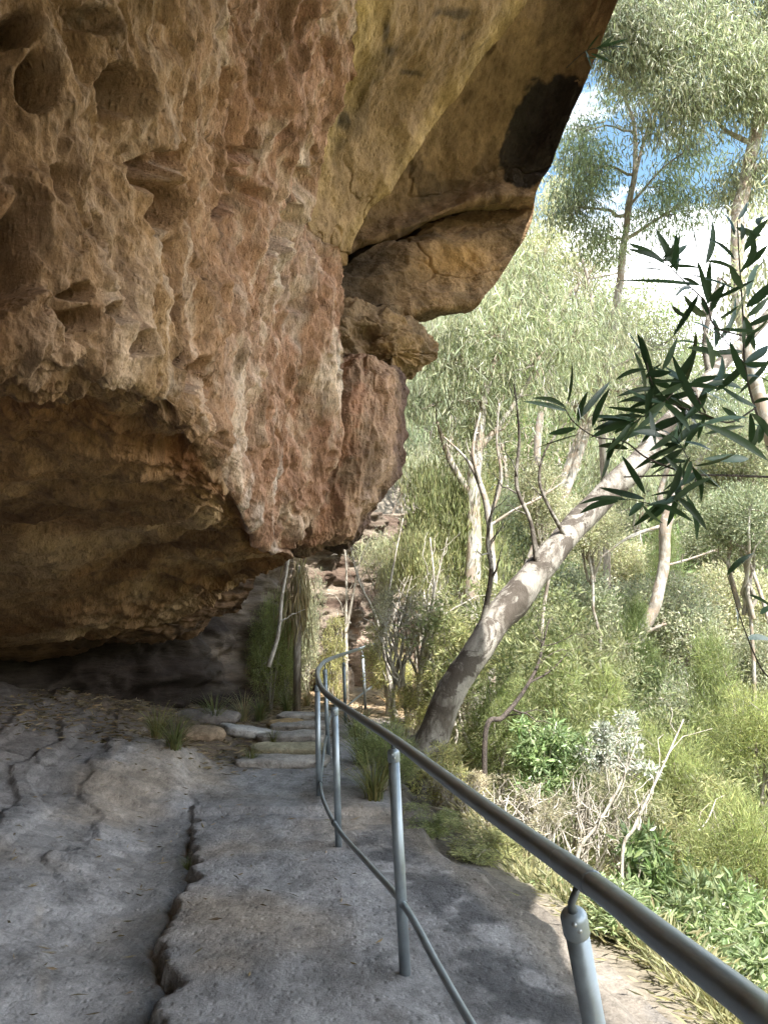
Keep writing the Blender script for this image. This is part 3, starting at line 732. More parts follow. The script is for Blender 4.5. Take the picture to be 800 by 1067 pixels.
# --- individually modelled trees ------------------------------------------------
def key_tree(name, label, cat, stems, clumps, style, bark, seed, group=None, scale=1.0, twigs=6, dens=1.0):
    """stems: list of [(px,py,d,r),...] pixel paths; clumps: (px,py,d,rx_px,rz_px,sprays)"""
    rng = np.random.default_rng(seed)
    s0 = stems[0]; b = P(s0[0][0],s0[0][1],s0[0][2]); bz = float(terr(b[0],b[1]))
    foot = np.array([b[0],b[1],bz])
    e = empty(name,foot); tag(e,label,cat,group)
    allp=[]
    mbt = MB()
    for si,st in enumerate(stems):
        pts = [P(a,b_,d) for (a,b_,d,r) in st]; rr=[r for *_,r in st]
        if si==0 and bz<pts[0][2]-.05:
            pts = [np.array([foot[0],foot[1],bz-.3])]+pts; rr=[rr[0]*1.15]+rr
        n = max(12,len(pts)*8); p = cr(pts,n); r = np.interp(np.linspace(0,1,n),np.linspace(0,1,len(rr)),rr)
        r = r*(1+.12*pn(p*2.3+si)+.06*pn(p*7.+si))
        p = p+.5*r[:,None]*np.stack([pn(p*1.1+3),pn(p*1.1+8),0*r],-1)
        mbt.tube(p,r,22 if r[0]>.05 else 7); allp.append((p,r))
        if r[0]<.065 and r[0]>.008:
            for q in range(7):
                j = rng.integers(n//4,n-2); L_ = np.linalg.norm(p[-1]-p[0])*rng.uniform(.08,.3); dr = unit((p[j+1]-p[j])*1.0+0)+rng.normal(size=3)*.55
                branchy(mbt,p[j],p[j]+unit(dr)*L_,max(r[j]*.5,.003),.0025,rng,.14,6,5)
    cl=[]
    for (px,py,d,rx,rz,ns) in clumps:
        c = P(px,py,d); m = d/FPX
        cl.append((c,(rx*m,rx*m*.9,rz*m),int(ns*dens)))
    AP = np.concatenate([p for p,_ in allp]); AR=np.concatenate([r for _,r in allp])
    if cl:
        stl = dict(STY[style]); 
        for q in ('spray','L','W'): stl[q]=stl[q]*scale
        V,F,T,SC = foliage_clumps(cl,rng,stl)
        for (c,rad,ns),sc in zip(cl,SC):
            low = AP[:,2]<c[2]+rad[2]*.2
            dist = np.linalg.norm(AP-c,axis=1)+(~low)*2; j = int(np.argmin(dist))
            p = branchy(mbt,AP[j],c,min(AR[j]*.6,.05*max(1,rad[0])),.012*scale,rng)
            if len(sc):
                for q in sc[rng.choice(len(sc),min(twigs,len(sc)),replace=False)]:
                    branchy(mbt,p[rng.integers(3,7)],q,.011*scale+.004,.004*scale,rng,.12,5,5)
        mesh('crown',V-foot,F,M[LM[style]],T,False,e)
    mbt.build('trunk',bark,e,off=foot)
    return e

key_tree('leaning_gum','big gum with thick mottled trunk leaning up to the right beyond the handrail','tree',
 [[(412,870,8.0,.22),(438,805,8.0,.18),(470,725,8.1,.155),(510,655,8.3,.148),(532,630,8.45,.175),(560,596,8.6,.165),(600,548,8.9,.148),(650,494,9.3,.15),(690,450,9.7,.12),(740,392,10.2,.10),(800,330,10.8,.08),(870,250,11.5,.05)],
  [(560,590,8.5,.035),(553,545,8.4,.024),(538,505,8.35,.022),(541,455,8.3,.016),(536,400,8.3,.008)],
  [(590,560,8.7,.030),(572,528,8.6,.020),(562,500,8.6,.018),(568,470,8.6,.011),(590,440,8.6,.006)],
  [(498,668,8.3,.04),(512,600,8.2,.028),(508,560,8.2,.018),(520,500,8.2,.010)],
  [(740,392,10.2,.06),(735,350,10.2,.04),(750,290,10.3,.025)]],
 [(835,250,11.5,80,60,60),(770,300,10.6,45,30,16)],'gum',M['bark_lean'],21)
key_tree('slender_gum','slender pale gum standing against blue sky right of the rock edge','tree',
 [[(545,620,17,.09),(585,525,17,.09),(618,430,17,.09),(640,330,17,.09),(648,270,17,.085),(655,215,17,.075),(662,170,17,.06),(660,130,17,.045),(650,100,17,.03)],
  [(662,180,17,.05),(670,150,17,.035),(680,110,17.2,.025),(700,60,17.4,.015)],
  [(655,215,17,.04),(690,175,17,.025),(725,150,17,.015)],
  [(650,250,17,.05),(690,225,17.2,.03),(720,205,17.4,.018)]],
 [(610,170,16.8,36,34,60),(598,215,16.8,20,22,20),(628,250,17,26,26,30),(700,225,17,40,26,34),(725,160,17.2,30,20,22),(655,90,17,40,24,30),(690,195,17,26,18,18),(600,135,17,16,14,12)],'gum',M['bark_white'],31,twigs=8,dens=1.6)
key_tree('tall_gum','tall gum with broad drooping crown filling the top right of the view','tree',
 [[(870,640,15,.14),(820,500,15,.14),(785,390,15,.13),(768,290,15,.13),(772,210,15,.14),(784,150,15,.14),(793,90,15,.11),(780,30,15,.08),(760,-40,15,.05)],
  [(778,180,15,.08),(800,170,15,.07),(840,150,15,.05)],
  [(790,110,15,.07),(740,60,14.6,.05),(690,30,14.2,.03)],
  [(784,150,15,.06),(750,130,15,.035),(735,90,15,.02)]],
 [(730,60,14.5,70,55,190),(660,40,14,45,45,110),(790,90,14.6,45,45,90),(770,0,15,80,50,150),(690,-10,14.6,70,40,110),(700,110,14.4,50,28,70),(640,15,14.2,30,35,50),(850,60,15,80,90,110),(760,-90,15,110,60,120),(785,190,15.2,40,30,50)],'gum',M['bark_white'],33,twigs=10,dens=1.7)
key_tree('weeping_gum','pale weeping gum with long hanging leaves beside the tip of the overhang','tree',
 [[(492,620,13,.14),(492,560,13,.13),(495,500,13,.11),(500,440,13,.09),(515,380,13,.06),(540,320,13.2,.04)],
  [(494,520,13,.08),(470,480,13,.05),(455,440,13,.03)],[(497,470,13,.06),(530,430,13,.04),(560,380,13,.02)]],
 [(510,345,12.8,50,45,150),(470,370,12.6,34,36,80),(560,380,12.8,52,42,150),(545,300,13.2,38,30,80),(500,420,12.8,42,22,66),(600,345,13.4,40,40,110),(455,420,12.8,24,16,24)],'weep',M['bark_white'],41,twigs=14,dens=.62)
key_tree('weeping_gum','yellowish weeping gum below the skyline rocks in the middle of the view','tree',
 [[(530,645,17,.09),(566,550,17,.085),(598,470,17,.08),(628,390,17,.06)]],
 [(630,370,16.6,50,38,120),(590,420,16.6,45,34,90),(660,410,17,45,34,90),(620,330,17.2,42,24,66),(690,360,17.4,34,26,50)],'weep',M['bark_white'],43,twigs=14,dens=.62)
key_tree('dead_gum','bleached bare gum with forking white limbs left of the leaning trunk','tree',
 [[(512,640,11.4,.06),(514,600,11.4,.055),(512,560,11.4,.05),(508,530,11.4,.045),(500,505,11.4,.04),(485,478,11.5,.022),(462,455,11.5,.010)],
  [(510,540,11.4,.035),(522,500,11.4,.028),(517,460,11.4,.018),(520,420,11.4,.008)],
  [(508,550,11.4,.03),(535,532,11.4,.02),(560,520,11.5,.02),(590,500,11.6,.010)],
  [(500,505,11.4,.04),(492,470,11.3,.028),(500,430,11.3,.012)]],[],'gum',M['bark_white'],45)
key_tree('forked_gum','white forked gum trunk rising from the thicket right of the leaning gum','tree',
 [[(640,716,19,.17),(655,685,19,.17),(675,645,19,.155),(690,605,19,.14),(692,570,19,.14),(694,540,19,.145),(705,512,19,.12),(728,480,19,.07),(745,450,19,.05)],
  [(694,540,19,.09),(688,515,19,.07),(700,470,19.2,.05),(700,430,19.3,.03)],
  [(690,548,19,.05),(655,560,19,.04),(625,582,19,.02)],
  [(692,590,19,.04),(720,582,19,.03),(760,568,19,.015)],
  [(664,665,19,.05),(680,656,18.9,.04),(694,650,18.8,.03)]],
 [(735,430,19.2,50,26,70),(700,400,19.4,34,20,40),(770,470,19.2,40,22,50)],'gum',M['bark_white'],47)
key_tree('mid_gum','gum with pale straight trunk and hanging foliage behind the slender gum','tree',
 [[(560,480,24,.12),(572,400,24,.12),(572,330,24,.11),(566,280,24,.08),(575,230,24,.05)],[(572,330,24,.07),(600,300,24,.05),(632,262,24,.03)],[(570,310,24,.06),(545,280,24,.04),(540,250,24,.02)]],
 [(575,225,24,26,26,50),(560,265,24,30,30,60),(600,275,24,26,24,40),(545,300,24,24,22,36),(580,190,24,14,16,16)],'gum',M['bark_white'],49,scale=1.25)
key_tree('bare_tree','grey leafless tree with arching limbs below the sky gap','tree',
 [[(625,420,21,.09),(622,370,21,.08),(618,330,21,.07),(612,290,21,.05),(600,250,21,.025)],[(618,330,21,.05),(585,322,21,.035),(560,300,21,.02),(552,285,21,.01)],[(620,350,21,.05),(600,300,21,.035),(640,285,21,.03),(655,283,21,.02)]],
 [(610,300,21,44,34,30)],'fawn',M['bark'],51,scale=1.4)
key_tree('fallen_branch','dead twisted grey branch lying in shadow right of the leaning trunk','branch',
 [[(505,765,8.5,.03),(522,748,8.6,.028),(537,731,8.7,.025),(550,712,8.8,.022),(560,692,8.9,.018),(566,668,9.0,.012),(572,645,9.1,.006)],[(550,712,8.8,.014),(572,700,8.9,.009),(592,680,9.0,.004)]],[],'gum',M['twig_dark'],53)

# --- plant templates, then copies ---------------------------------------------------
def template(style, seed, shape, nstem=5, bark='twig', sprays=230, hz=1.0, leafscale=1.0, ldir=None):
    """unit plant: height 1, width about 1, foot at the origin. sizes of leaves are set for a plant `hz` metres tall"""
    rng = np.random.default_rng(seed); st = dict(STY[style])
    for q in ('spray','L','W'): st[q]=st[q]*leafscale/hz
    if ldir: st['dir']=ldir
    cl=[]; mbt = MB()
    if shape=='round':
        for k in range(9):
            a = rng.uniform(0,2*PI); r = rng.uniform(.0,.30); cl.append((np.array([math.cos(a)*r,math.sin(a)*r,rng.uniform(.5,.8)]),(.22,.22,.2),sprays//9))
    elif shape=='bush':
        for k in range(12):
            a = rng.uniform(0,2*PI); r = rng.uniform(.0,.36); cl.append((np.array([math.cos(a)*r,math.sin(a)*r,rng.uniform(.22,.78)]),(.2,.2,.2),sprays//12))
    elif shape=='cone':
        for k in range(10):
            z = rng.uniform(.15,.92); a = rng.uniform(0,2*PI); r = (1-z)*.32; cl.append((np.array([math.cos(a)*r,math.sin(a)*r,z]),(.2*(1.15-z)+.05,)*2+(.13,),sprays//10))
    elif shape=='open':
        for k in range(11):
            a = rng.uniform(0,2*PI); r = rng.uniform(.1,.42); cl.append((np.array([math.cos(a)*r,math.sin(a)*r,rng.uniform(.35,.92)]),(.14,.14,.10),sprays//11))
    V,F,T,SC = foliage_clumps(cl,rng,st)
    for k in range(nstem):
        c,rad,_ = cl[k%len(cl)]; f = np.array([rng.normal()*.02,rng.normal()*.02,-.03])
        p = branchy(mbt,f,c+np.array([0,0,rad[2]*.6]),.018,.005,rng,.10,7,6)
        for _ in range(3):
            cc = cl[rng.integers(len(cl))][0]
            branchy(mbt,p[rng.integers(2,6)],cc+rng.normal(size=3)*.08,.007,.002,rng,.15,5,5)
    return (V,F,T),mbt,style,bark
TP = {}
def proto(key, *a, **k): TP[key] = [template(*a,**k),None]
proto('round','grey',101,'round',5,'bark_white',560,3.2,1.9)
proto('round2','grey',102,'round',6,'bark_white',560,3.2,2.0)
proto('feather','green',103,'cone',4,'bark',420,2.6,1.25)
proto('feather2','green',104,'bush',5,'bark',420,2.4,1.2)
proto('willow','yellow',105,'bush',7,'twig',420,3.0,1.8,ldir='up')
proto('yellow','yellow',106,'bush',8,'twig',380,1.6,1.1)
proto('blue','blue',107,'open',10,'twig',200,.9,.9)
proto('gloss','gloss',108,'bush',8,'twig',260,1.1,.95)
proto('gloss2','gloss',109,'bush',8,'twig',300,1.2,.85)
proto('fawn','fawn',110,'open',16,'twig',220,1.8,1.2)
proto('twiggy','fawn',111,'open',24,'twig',70,1.8,1.0)
proto('gumlet','gum',112,'round',5,'bark_white',260,4.5,1.5)
proto('gumlet2','weep',113,'open',6,'bark_white',260,4.5,1.5)
proto('olive','grey',114,'bush',6,'bark',520,2.4,1.6)
def plant(kind, px, pytop, w_px, d, label, name='shrub', cat='shrub', group=None, sink=0.0, minh=.3, rot=None):
    top = P(px,pytop,d); gz = float(terr(top[0],top[1]))-sink
    h = max(top[2]-gz,minh); w = w_px*d/FPX
    ratio = {'feather':1.7,'willow':1.5,'twiggy':1.3,'fawn':1.1,'round':.85,'round2':.85,'gumlet':1.0,'gumlet2':1.0}.get(kind,1.05)
    if px<410 and d>12.5 and kind!='gumlet2': ratio = 4
    hc = min(h,ratio*w*1.1); lift = h-hc
    loc = (top[0],top[1],gz); e = empty(name,loc); tag(e,label,cat,group)
    (V,F,T),mbt,sty,bk = TP[kind][0]; rz = random.uniform(0,6.28)
    if TP[kind][1] is None:
        fo = mesh('foliage',V,F,M[LM[sty]],T,False,e); wo = mbt.build('stem',M[bk],e); TP[kind][1]=(fo,wo); cs=[fo,wo]
    else:
        cs=[]
        for o in TP[kind][1]:
            c = o.copy(); COL.objects.link(c); c.parent = e; cs.append(c)
    for c in cs: c.location=(0,0,lift); c.scale=(w,w,hc); c.rotation_euler=(0,0,rz)
    if lift>.25:
        rg = np.random.default_rng(int(px*7+pytop)); mb = MB()
        for k in range(2 if lift<2 else 1):
            f = np.array([rg.normal()*.12*w,rg.normal()*.12*w,-.25]); branchy(mb,f,[0,0,lift+hc*.25],.012+.0055*h,.008+.003*h,rg,.05,9,8)
        mb.build('trunk',M[bk],e)
    return e
PL = [
 ('willow',458,455,120,13.5,'dark green narrow-leaved bush just right of the hanging rock block','bush'),
 ('willow',438,530,80,13,'green willowy bush under the hanging rock block','bush'),
 ('yellow',470,590,110,10.5,'pale yellow-green shrub left of the leaning trunk at mid height','shrub'),
 ('twiggy',445,590,90,11,'sparse grey twiggy shrub behind the handrail bend','shrub'),
 ('fawn',415,610,80,10.5,'dry fawn shrub beside the far end of the handrail','shrub'),
 ('yellow',405,640,70,12.5,'lime green shrub behind the far handrail posts','shrub'),
 ('feather2',400,740,80,7.6,'dark feathery sedge-like bush beside the second last steps','bush'),
 ('yellow',455,760,70,7.6,'yellow green shrub at the foot of the leaning trunk','shrub'),
 ('fawn',480,800,80,7.2,'straw coloured dry shrub at the foot of the leaning trunk','shrub'),
 ('feather2',520,690,100,9.5,'soft green bush right of the leaning trunk base','bush'),
 ('feather',580,665,130,10.5,'bright green feathery bush in the middle of the slope','bush'),
 ('feather',628,690,110,11.5,'bright green feathery bush with drooping tips right of centre slope','bush'),
 ('blue',640,738,85,8.4,'silvery blue-grey shrub in the middle of the slope','shrub'),
 ('feather',742,660,110,12.5,'dark green casuarina-like tree at right of the slope','tree'),
 ('feather2',790,700,110,11,'green casuarina-like bush at the right edge','bush'),
 ('feather2',775,800,150,6.4,'feathery wattle bush low at the right edge','bush'),
 ('gloss',668,858,130,6.6,'broad-leaved shiny green shrub behind the near handrail','shrub'),
 ('gloss2',600,905,110,5.6,'light green leafy shrub just outside the near handrail post','shrub'),
 ('gloss',735,905,150,5.4,'glossy green shrub low at the right behind the top rail','shrub'),
 ('gloss2',690,970,140,4.8,'pale green broad-leaved shrub at the bottom right corner','shrub'),
 ('gloss',780,985,160,4.6,'leafy shrub in the bottom right corner of the slope','shrub'),
 ('twiggy',600,790,90,7.8,'tangle of bare pale twigs left of the silvery shrub','shrub'),
 ('twiggy',540,800,120,7.0,'bare grey twigs standing in dry scrub below the rail','shrub'),
 ('fawn',560,830,90,6.8,'fawn dry bush behind the middle of the rail','shrub'),
 ('yellow',520,850,100,6.2,'yellow-green low shrub above the sunlit rock edge','shrub'),
 ('yellow',460,845,70,6.6,'small yellow-green shrub beside the sunlit rock edge','shrub'),
 ('round',590,590,150,20,'rounded grey-green tree crown right of the leaning trunk','tree'),
 ('round2',690,602,140,21,'rounded grey-green tree crown wrapped round the forked white trunk','tree'),
 ('round',640,560,110,26,'small round olive tree crown behind the forked trunk','tree'),
 ('round2',770,590,130,24,'round grey-green tree crown near the right edge of the view','tree'),
 ('round',745,535,120,30,'pale rounded tree crown below the dark wattle branch','tree'),
 ('round2',800,525,130,33,'pale rounded tree crown cut by the right edge','tree'),
 ('gumlet',560,500,110,25,'grey-green young gum behind the thin shoots of the leaning trunk','tree'),
 ('gumlet2',640,470,130,30,'hazy grey gum seen through the wattle leaves','tree'),
 ('gumlet',700,470,130,36,'grey gum on the far slope right of the forked trunk','tree'),
 ('gumlet2',770,440,150,40,'pale gum on the far slope at the right edge','tree'),
 ('gumlet',440,385,90,26,'pale gum beneath the overhang knob','tree'),
 ('gumlet2',470,330,90,32,'feathery pale gum just right of the overhang knob','tree'),
 ('gumlet',520,290,100,36,'pale gum below the dark rock edge','tree'),
 ('gumlet',690,385,90,44,'small gum on the far ridge below the sky gap','tree'),
 ('olive',540,620,110,15,'olive bush directly right of the trunk burl','bush'),
 ('olive',620,640,100,16,'olive-grey bush beneath the round crowns','bush'),
 ('olive',720,690,120,15,'olive bush left of the casuarina-like tree','bush'),
 ('olive',790,640,100,18,'olive bush at the right edge above the casuarina-like bush','bush'),
 ('feather',660,625,70,18,'narrow vivid green sapling before the forked trunk','sapling'),
 ('feather',690,535,60,24,'vivid green tree between the leaning and forked trunks','tree'),
 ('yellow',430,690,60,10.5,'yellow-green shrub behind the rail at the end of the steps','shrub'),
 ('fawn',650,800,110,8.0,'dry fawn shrub under the silvery shrub','shrub'),
 ('yellow',700,790,130,7.8,'bright yellow-green bush right of the silvery shrub','bush'),
 ('gloss2',570,730,100,8.6,'leafy green bush left of the silvery shrub','bush'),
 ('feather2',700,740,110,9.5,'feathery green bush above the bright yellow-green bush','bush'),
 ('olive',480,660,90,13,'grey-green bush hidden behind the leaning trunk','bush'),
 ('willow',560,640,90,14,'willowy green bush behind the leaning trunk burl','bush'),
 ('gumlet',420,440,80,20,'shady green gum between the hanging block and willow bush','tree'),
 ('round2',765,440,140,19,'tall olive crown standing before the tall gum trunk','tree'),
 ('round',775,505,140,15.0,'grey-green crown at right behind the drooping wattle twig','tree'),
 ('olive',560,468,90,13.5,'olive crown behind the bare shoots of the leaning trunk','tree'),
 ('round2',612,520,90,15,'small grey-green crown tucked under the leaning trunk','tree'),
 ('gumlet2',455,470,90,16,'soft pale gum between the bare white gum and the willow bush','tree'),
 ('olive',322,590,45,14.5,'dark leafy bush against the layered rock wall','bush'),
 ('yellow',345,628,42,14.0,'yellow-green bush catching the light below the layered rock wall','bush'),
 ('feather2',300,610,36,13.6,'green fern-like clump beside the dead fronds','bush'),
 ('gumlet2',402,560,70,15.5,'leafy sapling crown in front of the sunlit rock wall','tree'),
 ('gloss2',640,900,120,5.8,'fresh green shrub between the near post and the broad-leaved shrub','shrub'),
 ('gloss',715,930,120,4.9,'bright leafy shrub just behind the lower end of the top rail','shrub'),
 ('gloss2',790,900,120,5.6,'bright green shrub at the right edge below the feathery wattle bush','shrub'),
 ('gloss',650,960,90,4.6,'small fresh green shrub on the rim beside the near post','shrub'),
 ('olive',375,575,60,19.5,'dark green bush growing on top of the layered rock wall','bush'),
 ('feather2',350,590,60,18,'green tuft hanging over the layered rock wall','bush'),
 ('feather2',285,600,50,13.2,'fern-like green bush beneath the tip of the overhang','bush'),
]
for i,(kind,px,pt,w,d,lab,nm) in enumerate(PL):
    names = {'tree':('tree','tree'),'bush':('bush','bush'),'shrub':('shrub','shrub'),'sapling':('sapling','tree')}[nm]
    plant(kind,px,pt,w,d,lab,names[0],names[1])

# --- stuff: undergrowth and far wood ---------------------------------------------------
def leaf_mass(name, pos, sz, k, rng, style, matn, label, cat, colf, spray=1.0):
    n = len(pos)*k; pp = np.repeat(pos,k,0); ss = np.repeat(sz,k)
    off = rng.normal(size=(n,3))*ss[:,None]*spray*np.array([1,1,.7]); off[:,2]=np.abs(off[:,2])
    d = unit(off*[1,1,.7]/ss[:,None]+rng.normal(size=(n,3))*.5+np.array([0,0,.5]))
    v,f = leafq(pp+off*.8,d,ss*style[0]*rng.uniform(.6,1.3,n),ss*style[1]*rng.uniform(.7,1.3,n),rng)
    c = np.repeat(np.repeat(colf(pos),k,0)*ltint(n,rng,.65,1.35,.08)[::4],4,0)
    o = mesh(name,v,f,M[matn],c,False); tag(o,label,cat,kind='stuff'); return o
M['white_tint'] = leaf_mat('scrub_leaf',(1,1,1),.42,.3,.5)
def scrub_col(p):
    n = fbm(p,3,.5,2.); n2 = fbm(p,3,.9,33.)
    a = np.array([.30,.32,.19]); b=np.array([.40,.37,.27]); g=np.array([.23,.29,.13]); y=np.array([.38,.37,.19])
    k=sst(-.3,.4,n)[:,None]; c = a*(1-k)+b*k; k=sst(.1,.5,n2)[:,None]; c=c*(1-k)+g*k; k=sst(.15,.5,-n2)[:,None]*.8; c=c*(1-k)+y*k
    k=(1-sst(5,9,np.hypot(p[:,0],p[:,1])))[:,None]*.7; c=c*(1-k)+np.array([.28,.34,.16])*k
    k=(1-sst(.5,1.5,p[:,0]-xedge(p[:,1])))[:,None]*.75; c=c*(1-k)+np.array([.27,.25,.15])*k
    return c*1.05
rng = np.random.default_rng(77)
n = 42000; az = np.radians(rng.uniform(-6,40,n)); r = 3.2*np.exp(rng.uniform(0,1,n)*math.log(60/3.2))
x = np.sin(az)*r; y = np.cos(az)*r; s = x-xedge(y)
ok = (s>.45+.3*rng.uniform(0,1,n))&~((y>12)&(s<1.6)&(y<18)); x,y,r=x[ok],y[ok],r[ok]
pos = np.stack([x,y,terr(x,y)],-1); 
leaf_mass('undergrowth',pos,.065+.0078*r,14,rng,(.95,.14),'white_tint','low mixed scrub and grass covering the valley slope','undergrowth',scrub_col)
n = 620; az = np.radians(rng.uniform(-8,42,n)); r = rng.uniform(30**.6,122**.6,n)**(1/.6)
x = np.sin(az)*r; y=np.cos(az)*r; base = terr(x,y); cs = rng.uniform(1.6,3.2,n)*(.7+r/110)
hgt = rng.uniform(.9,1.7,n)*cs
n2=700; az2=np.radians(rng.uniform(5,42,n2)); r2=rng.uniform(9.5,31,n2); x2=np.sin(az2)*r2; y2=np.cos(az2)*r2; c2=rng.uniform(.55,1.15,n2)*(.55+r2/40)
x=np.append(x,x2); y=np.append(y,y2); r=np.append(r,r2); cs=np.append(cs,c2); hgt=np.append(hgt,rng.uniform(.8,3.4,n2)*c2); base=np.append(base,terr(x2,y2)); n=n+n2
cen = np.stack([x,y,base+hgt],-1)
kk = 19; b = in_ball(n*kk,rng,.7); pos = np.repeat(cen,kk,0)+b*np.repeat(cs,kk)[:,None]*[1,1,.8]
ct = np.repeat(scrub_col(cen*.35)*rng.uniform(.8,1.2,(n,1)),kk,0)
rr = np.repeat(r,kk)
leaf_mass('far_wood',pos,.30*np.repeat(cs,kk)*.55,22,rng,(.75,.20),'white_tint','pale grey-green woodland covering the far hillside','woodland',lambda p:ct)
mb = MB()
for i in range(0,n,2):
    if r[i]<17: continue
    fr_ = min(1,r[i]/45)
    a = np.array([x[i],y[i],base[i]-.2]); bb = cen[i]+np.array([rng.normal()*.4,0,cs[i]*.5]); branchy(mb,a,bb,.11*(cs[i]/2)*fr_,.02*fr_,rng,.06,5,5)
    for _ in range(2): branchy(mb,a+(bb-a)*rng.uniform(.4,.7),cen[i]+rng.normal(size=3)*cs[i]*.5,.05*fr_,.012*fr_,rng,.1,4,4)
o = mb.build('far_trunks',M['bark_white']); tag(o,'pale slim trunks standing within the far hillside woodland','woodland',kind='stuff')

# --- grass tufts, litter, stones near the path ---------------------------------------------
def tuft_mesh(seed, nb=70, h=.35, spread=.16):
    rg = np.random.default_rng(seed); V=[];F=[];T=[]
    for i in range(nb):
        a = rg.uniform(0,2*PI); r0 = rg.uniform(0,.05); L = h*rg.uniform(.5,1.15); out=rg.uniform(.1,1)*spread*2
        d = np.array([math.cos(a),math.sin(a),0]); sd = np.array([-d[1],d[0],0])
        t = np.linspace(0,1,5)[:,None]; p = d*r0+d*out*t**1.8+np.array([0,0,1])*L*(t-.35*t**3*out/spread/2)
        w = .0035*(1-t**1.5)+.0004
        v = np.concatenate([p-sd*w,p+sd*w]); k=len(V)*10
        V.append(v); F.append(np.array([[j,j+5,j+6,j+1] for j in range(4)])+k)
        c = rg.uniform(.6,1.3); T.append(np.tile([c*rg.uniform(.9,1.3),c,c*.8],(10,1)))
    return np.concatenate(V),np.concatenate(F),np.concatenate(T)
tufts = [mesh('tuft_a',*tuft_mesh(1)[:2],M['fawn'],tuft_mesh(1)[2],False),mesh('tuft_b',*tuft_mesh(2,90,.30,.2)[:2],M['leaf_olive'],tuft_mesh(2,90,.30,.2)[2],False)]
TM = [t.data for t in tufts]
for t in tufts: bpy.data.objects.remove(t)
TL = [
 (183,752,8.2,1.5,1,'green grass tuft on the edge of the rock shelf left of the steps'),
 (165,735,8.6,1.4,1,'dark grass tuft under the overhang by the rock shelf'),
 (196,866,5.75,.35,1,'tiny green tuft growing in the crack at the slab corner'),
 (262,782,8.9,.8,1,'small dark green tuft left of the lowest steps'),
 (272,700,12,1.6,1,'grass tuft below the overhang tip'),
 (255,700,12,1.5,0,'straw grass tuft left of the one below the overhang tip'),
 (300,695,12.8,1.5,1,'grass tuft behind the orange sand'),
 (320,690,13.5,1.3,0,'pale grass tuft near the first far post'),
 (285,745,10.2,.8,1,'green tuft between pale slab and steps'),
 (225,705,11,1.6,1,'shaded grass tuft at the cave mouth'),
 (378,760,9.0,1.8,1,'grass tuft against the outside of the handrail bend'),
 (390,810,7.2,1.7,1,'grass tuft at the outer foot of the third post'),
 (372,735,10.6,1.8,1,'grass tuft by the sixth post'),
 (410,720,13,1.8,0,'dry grass tuft beside the sunlit sand'),
 (350,700,13.6,1.2,1,'grass tuft at the end of the path'),
]
for px,py,d,sc,k,lab in TL:
    q = P(px,py,d); z = float(terr(q[0],q[1]))
    o = bpy.data.objects.new('grass_tuft',TM[k]); COL.objects.link(o); o.location=(q[0],q[1],z-.01); o.scale=(sc,)*3; o.rotation_euler=(0,0,random.uniform(0,6))
    tag(o,lab,'grass tuft','grass tufts beside the path')
# litter
rg = np.random.default_rng(9); n=17000
x = rg.uniform(-4.6,.2,n); y = rg.uniform(2.2,15,n)
w = sst(7.9,9.0,y)*sst(-1.0,-1.5,x)+.10*sst(.0,.3,np.interp(y,CY,CX)-x)*(np.interp(y,CY,CX)-x<.6)+.03+.35*(y>13)
ok = rg.uniform(0,1,n)<w; x,y=x[ok],y[ok]; n=len(x)
p = np.stack([x,y,terr(x,y)+.008],-1); a = rg.uniform(0,2*PI,n); d = np.stack([np.cos(a),np.sin(a),rg.normal(size=n)*.12],-1)
v,f = leafq(p,d,rg.uniform(.03,.11,n)*(1+.5*(y>8)),rg.uniform(.006,.018,n)*(1+.5*(y>8)),rg)
v[:,2] = np.maximum(v[:,2],terr(v[:,0],v[:,1])+.003)
o = mesh('leaf_litter',v,f,M['dry'],ltint(n,rg,.25,1.1),False); tag(o,'scattered dry leaves and twigs lying on rock and soil','leaf litter',kind='stuff')

def stone(name, px, py, d, rx, ry, rz, col, label, cat='rock', mat_='ground', off=0, rot=0, up=.3, group=None, tilt=0):
    q = P(px,py,d); z = float(terr(q[0],q[1])); c = np.array([q[0],q[1],z+rz*up])
    nn=60; th=np.linspace(.02,PI-.02,nn); ph=np.linspace(0,2*PI,90,endpoint=False); T,H=np.meshgrid(th,ph,indexing='ij')
    U=np.stack([np.sin(T)*np.cos(H),np.sin(T)*np.sin(H),np.cos(T)],-1); U2=np.sign(U)*np.abs(U)**(.45 if 'step' in name or 'slab' in name else .8)
    V=U2*[rx,ry,rz]; V=np.stack([V[...,0]*math.cos(rot)-V[...,1]*math.sin(rot),V[...,0]*math.sin(rot)+V[...,1]*math.cos(rot),V[...,2]+V[...,0]*tilt],-1)
    W=V+c; dd=fbm(W,4,2.6,off)*.16*min(rx,ry)+ridged(W*[1,1,2],3,4.,off)*.04*rx; V=V+U*dd[...,None]*[1,1,.35]
    cc=np.zeros(V.shape)+np.array(col); cc*=1+.3*fbm(W,4,3.,off)[...,None]
    m_=90; F=grid_faces(nn,m_); i=np.arange(nn-1)*m_; F2=np.stack([i+m_-1,i,i+m_,i+2*m_-1],-1)
    Vf=V.reshape(-1,3); k=len(Vf); Vf=np.concatenate([Vf,[Vf[:m_].mean(0)],[Vf[-m_:].mean(0)]]); j=np.arange(m_)
    T1=np.stack([np.full(m_,k),(j+1)%m_,j],-1); T2=np.stack([np.full(m_,k+1),(nn-1)*m_+j,(nn-1)*m_+(j+1)%m_],-1)
    C2=cc.reshape(-1,3); C2=np.concatenate([C2,C2[:2]])
    o=mesh(name,Vf,[np.concatenate([F,F2]),np.concatenate([T1,T2])],M[mat_],np.clip(C2,.02,.8)); o.location=[float(t) for t in c]
    tag(o,label,cat,group); return o
gs=(.36,.33,.30)
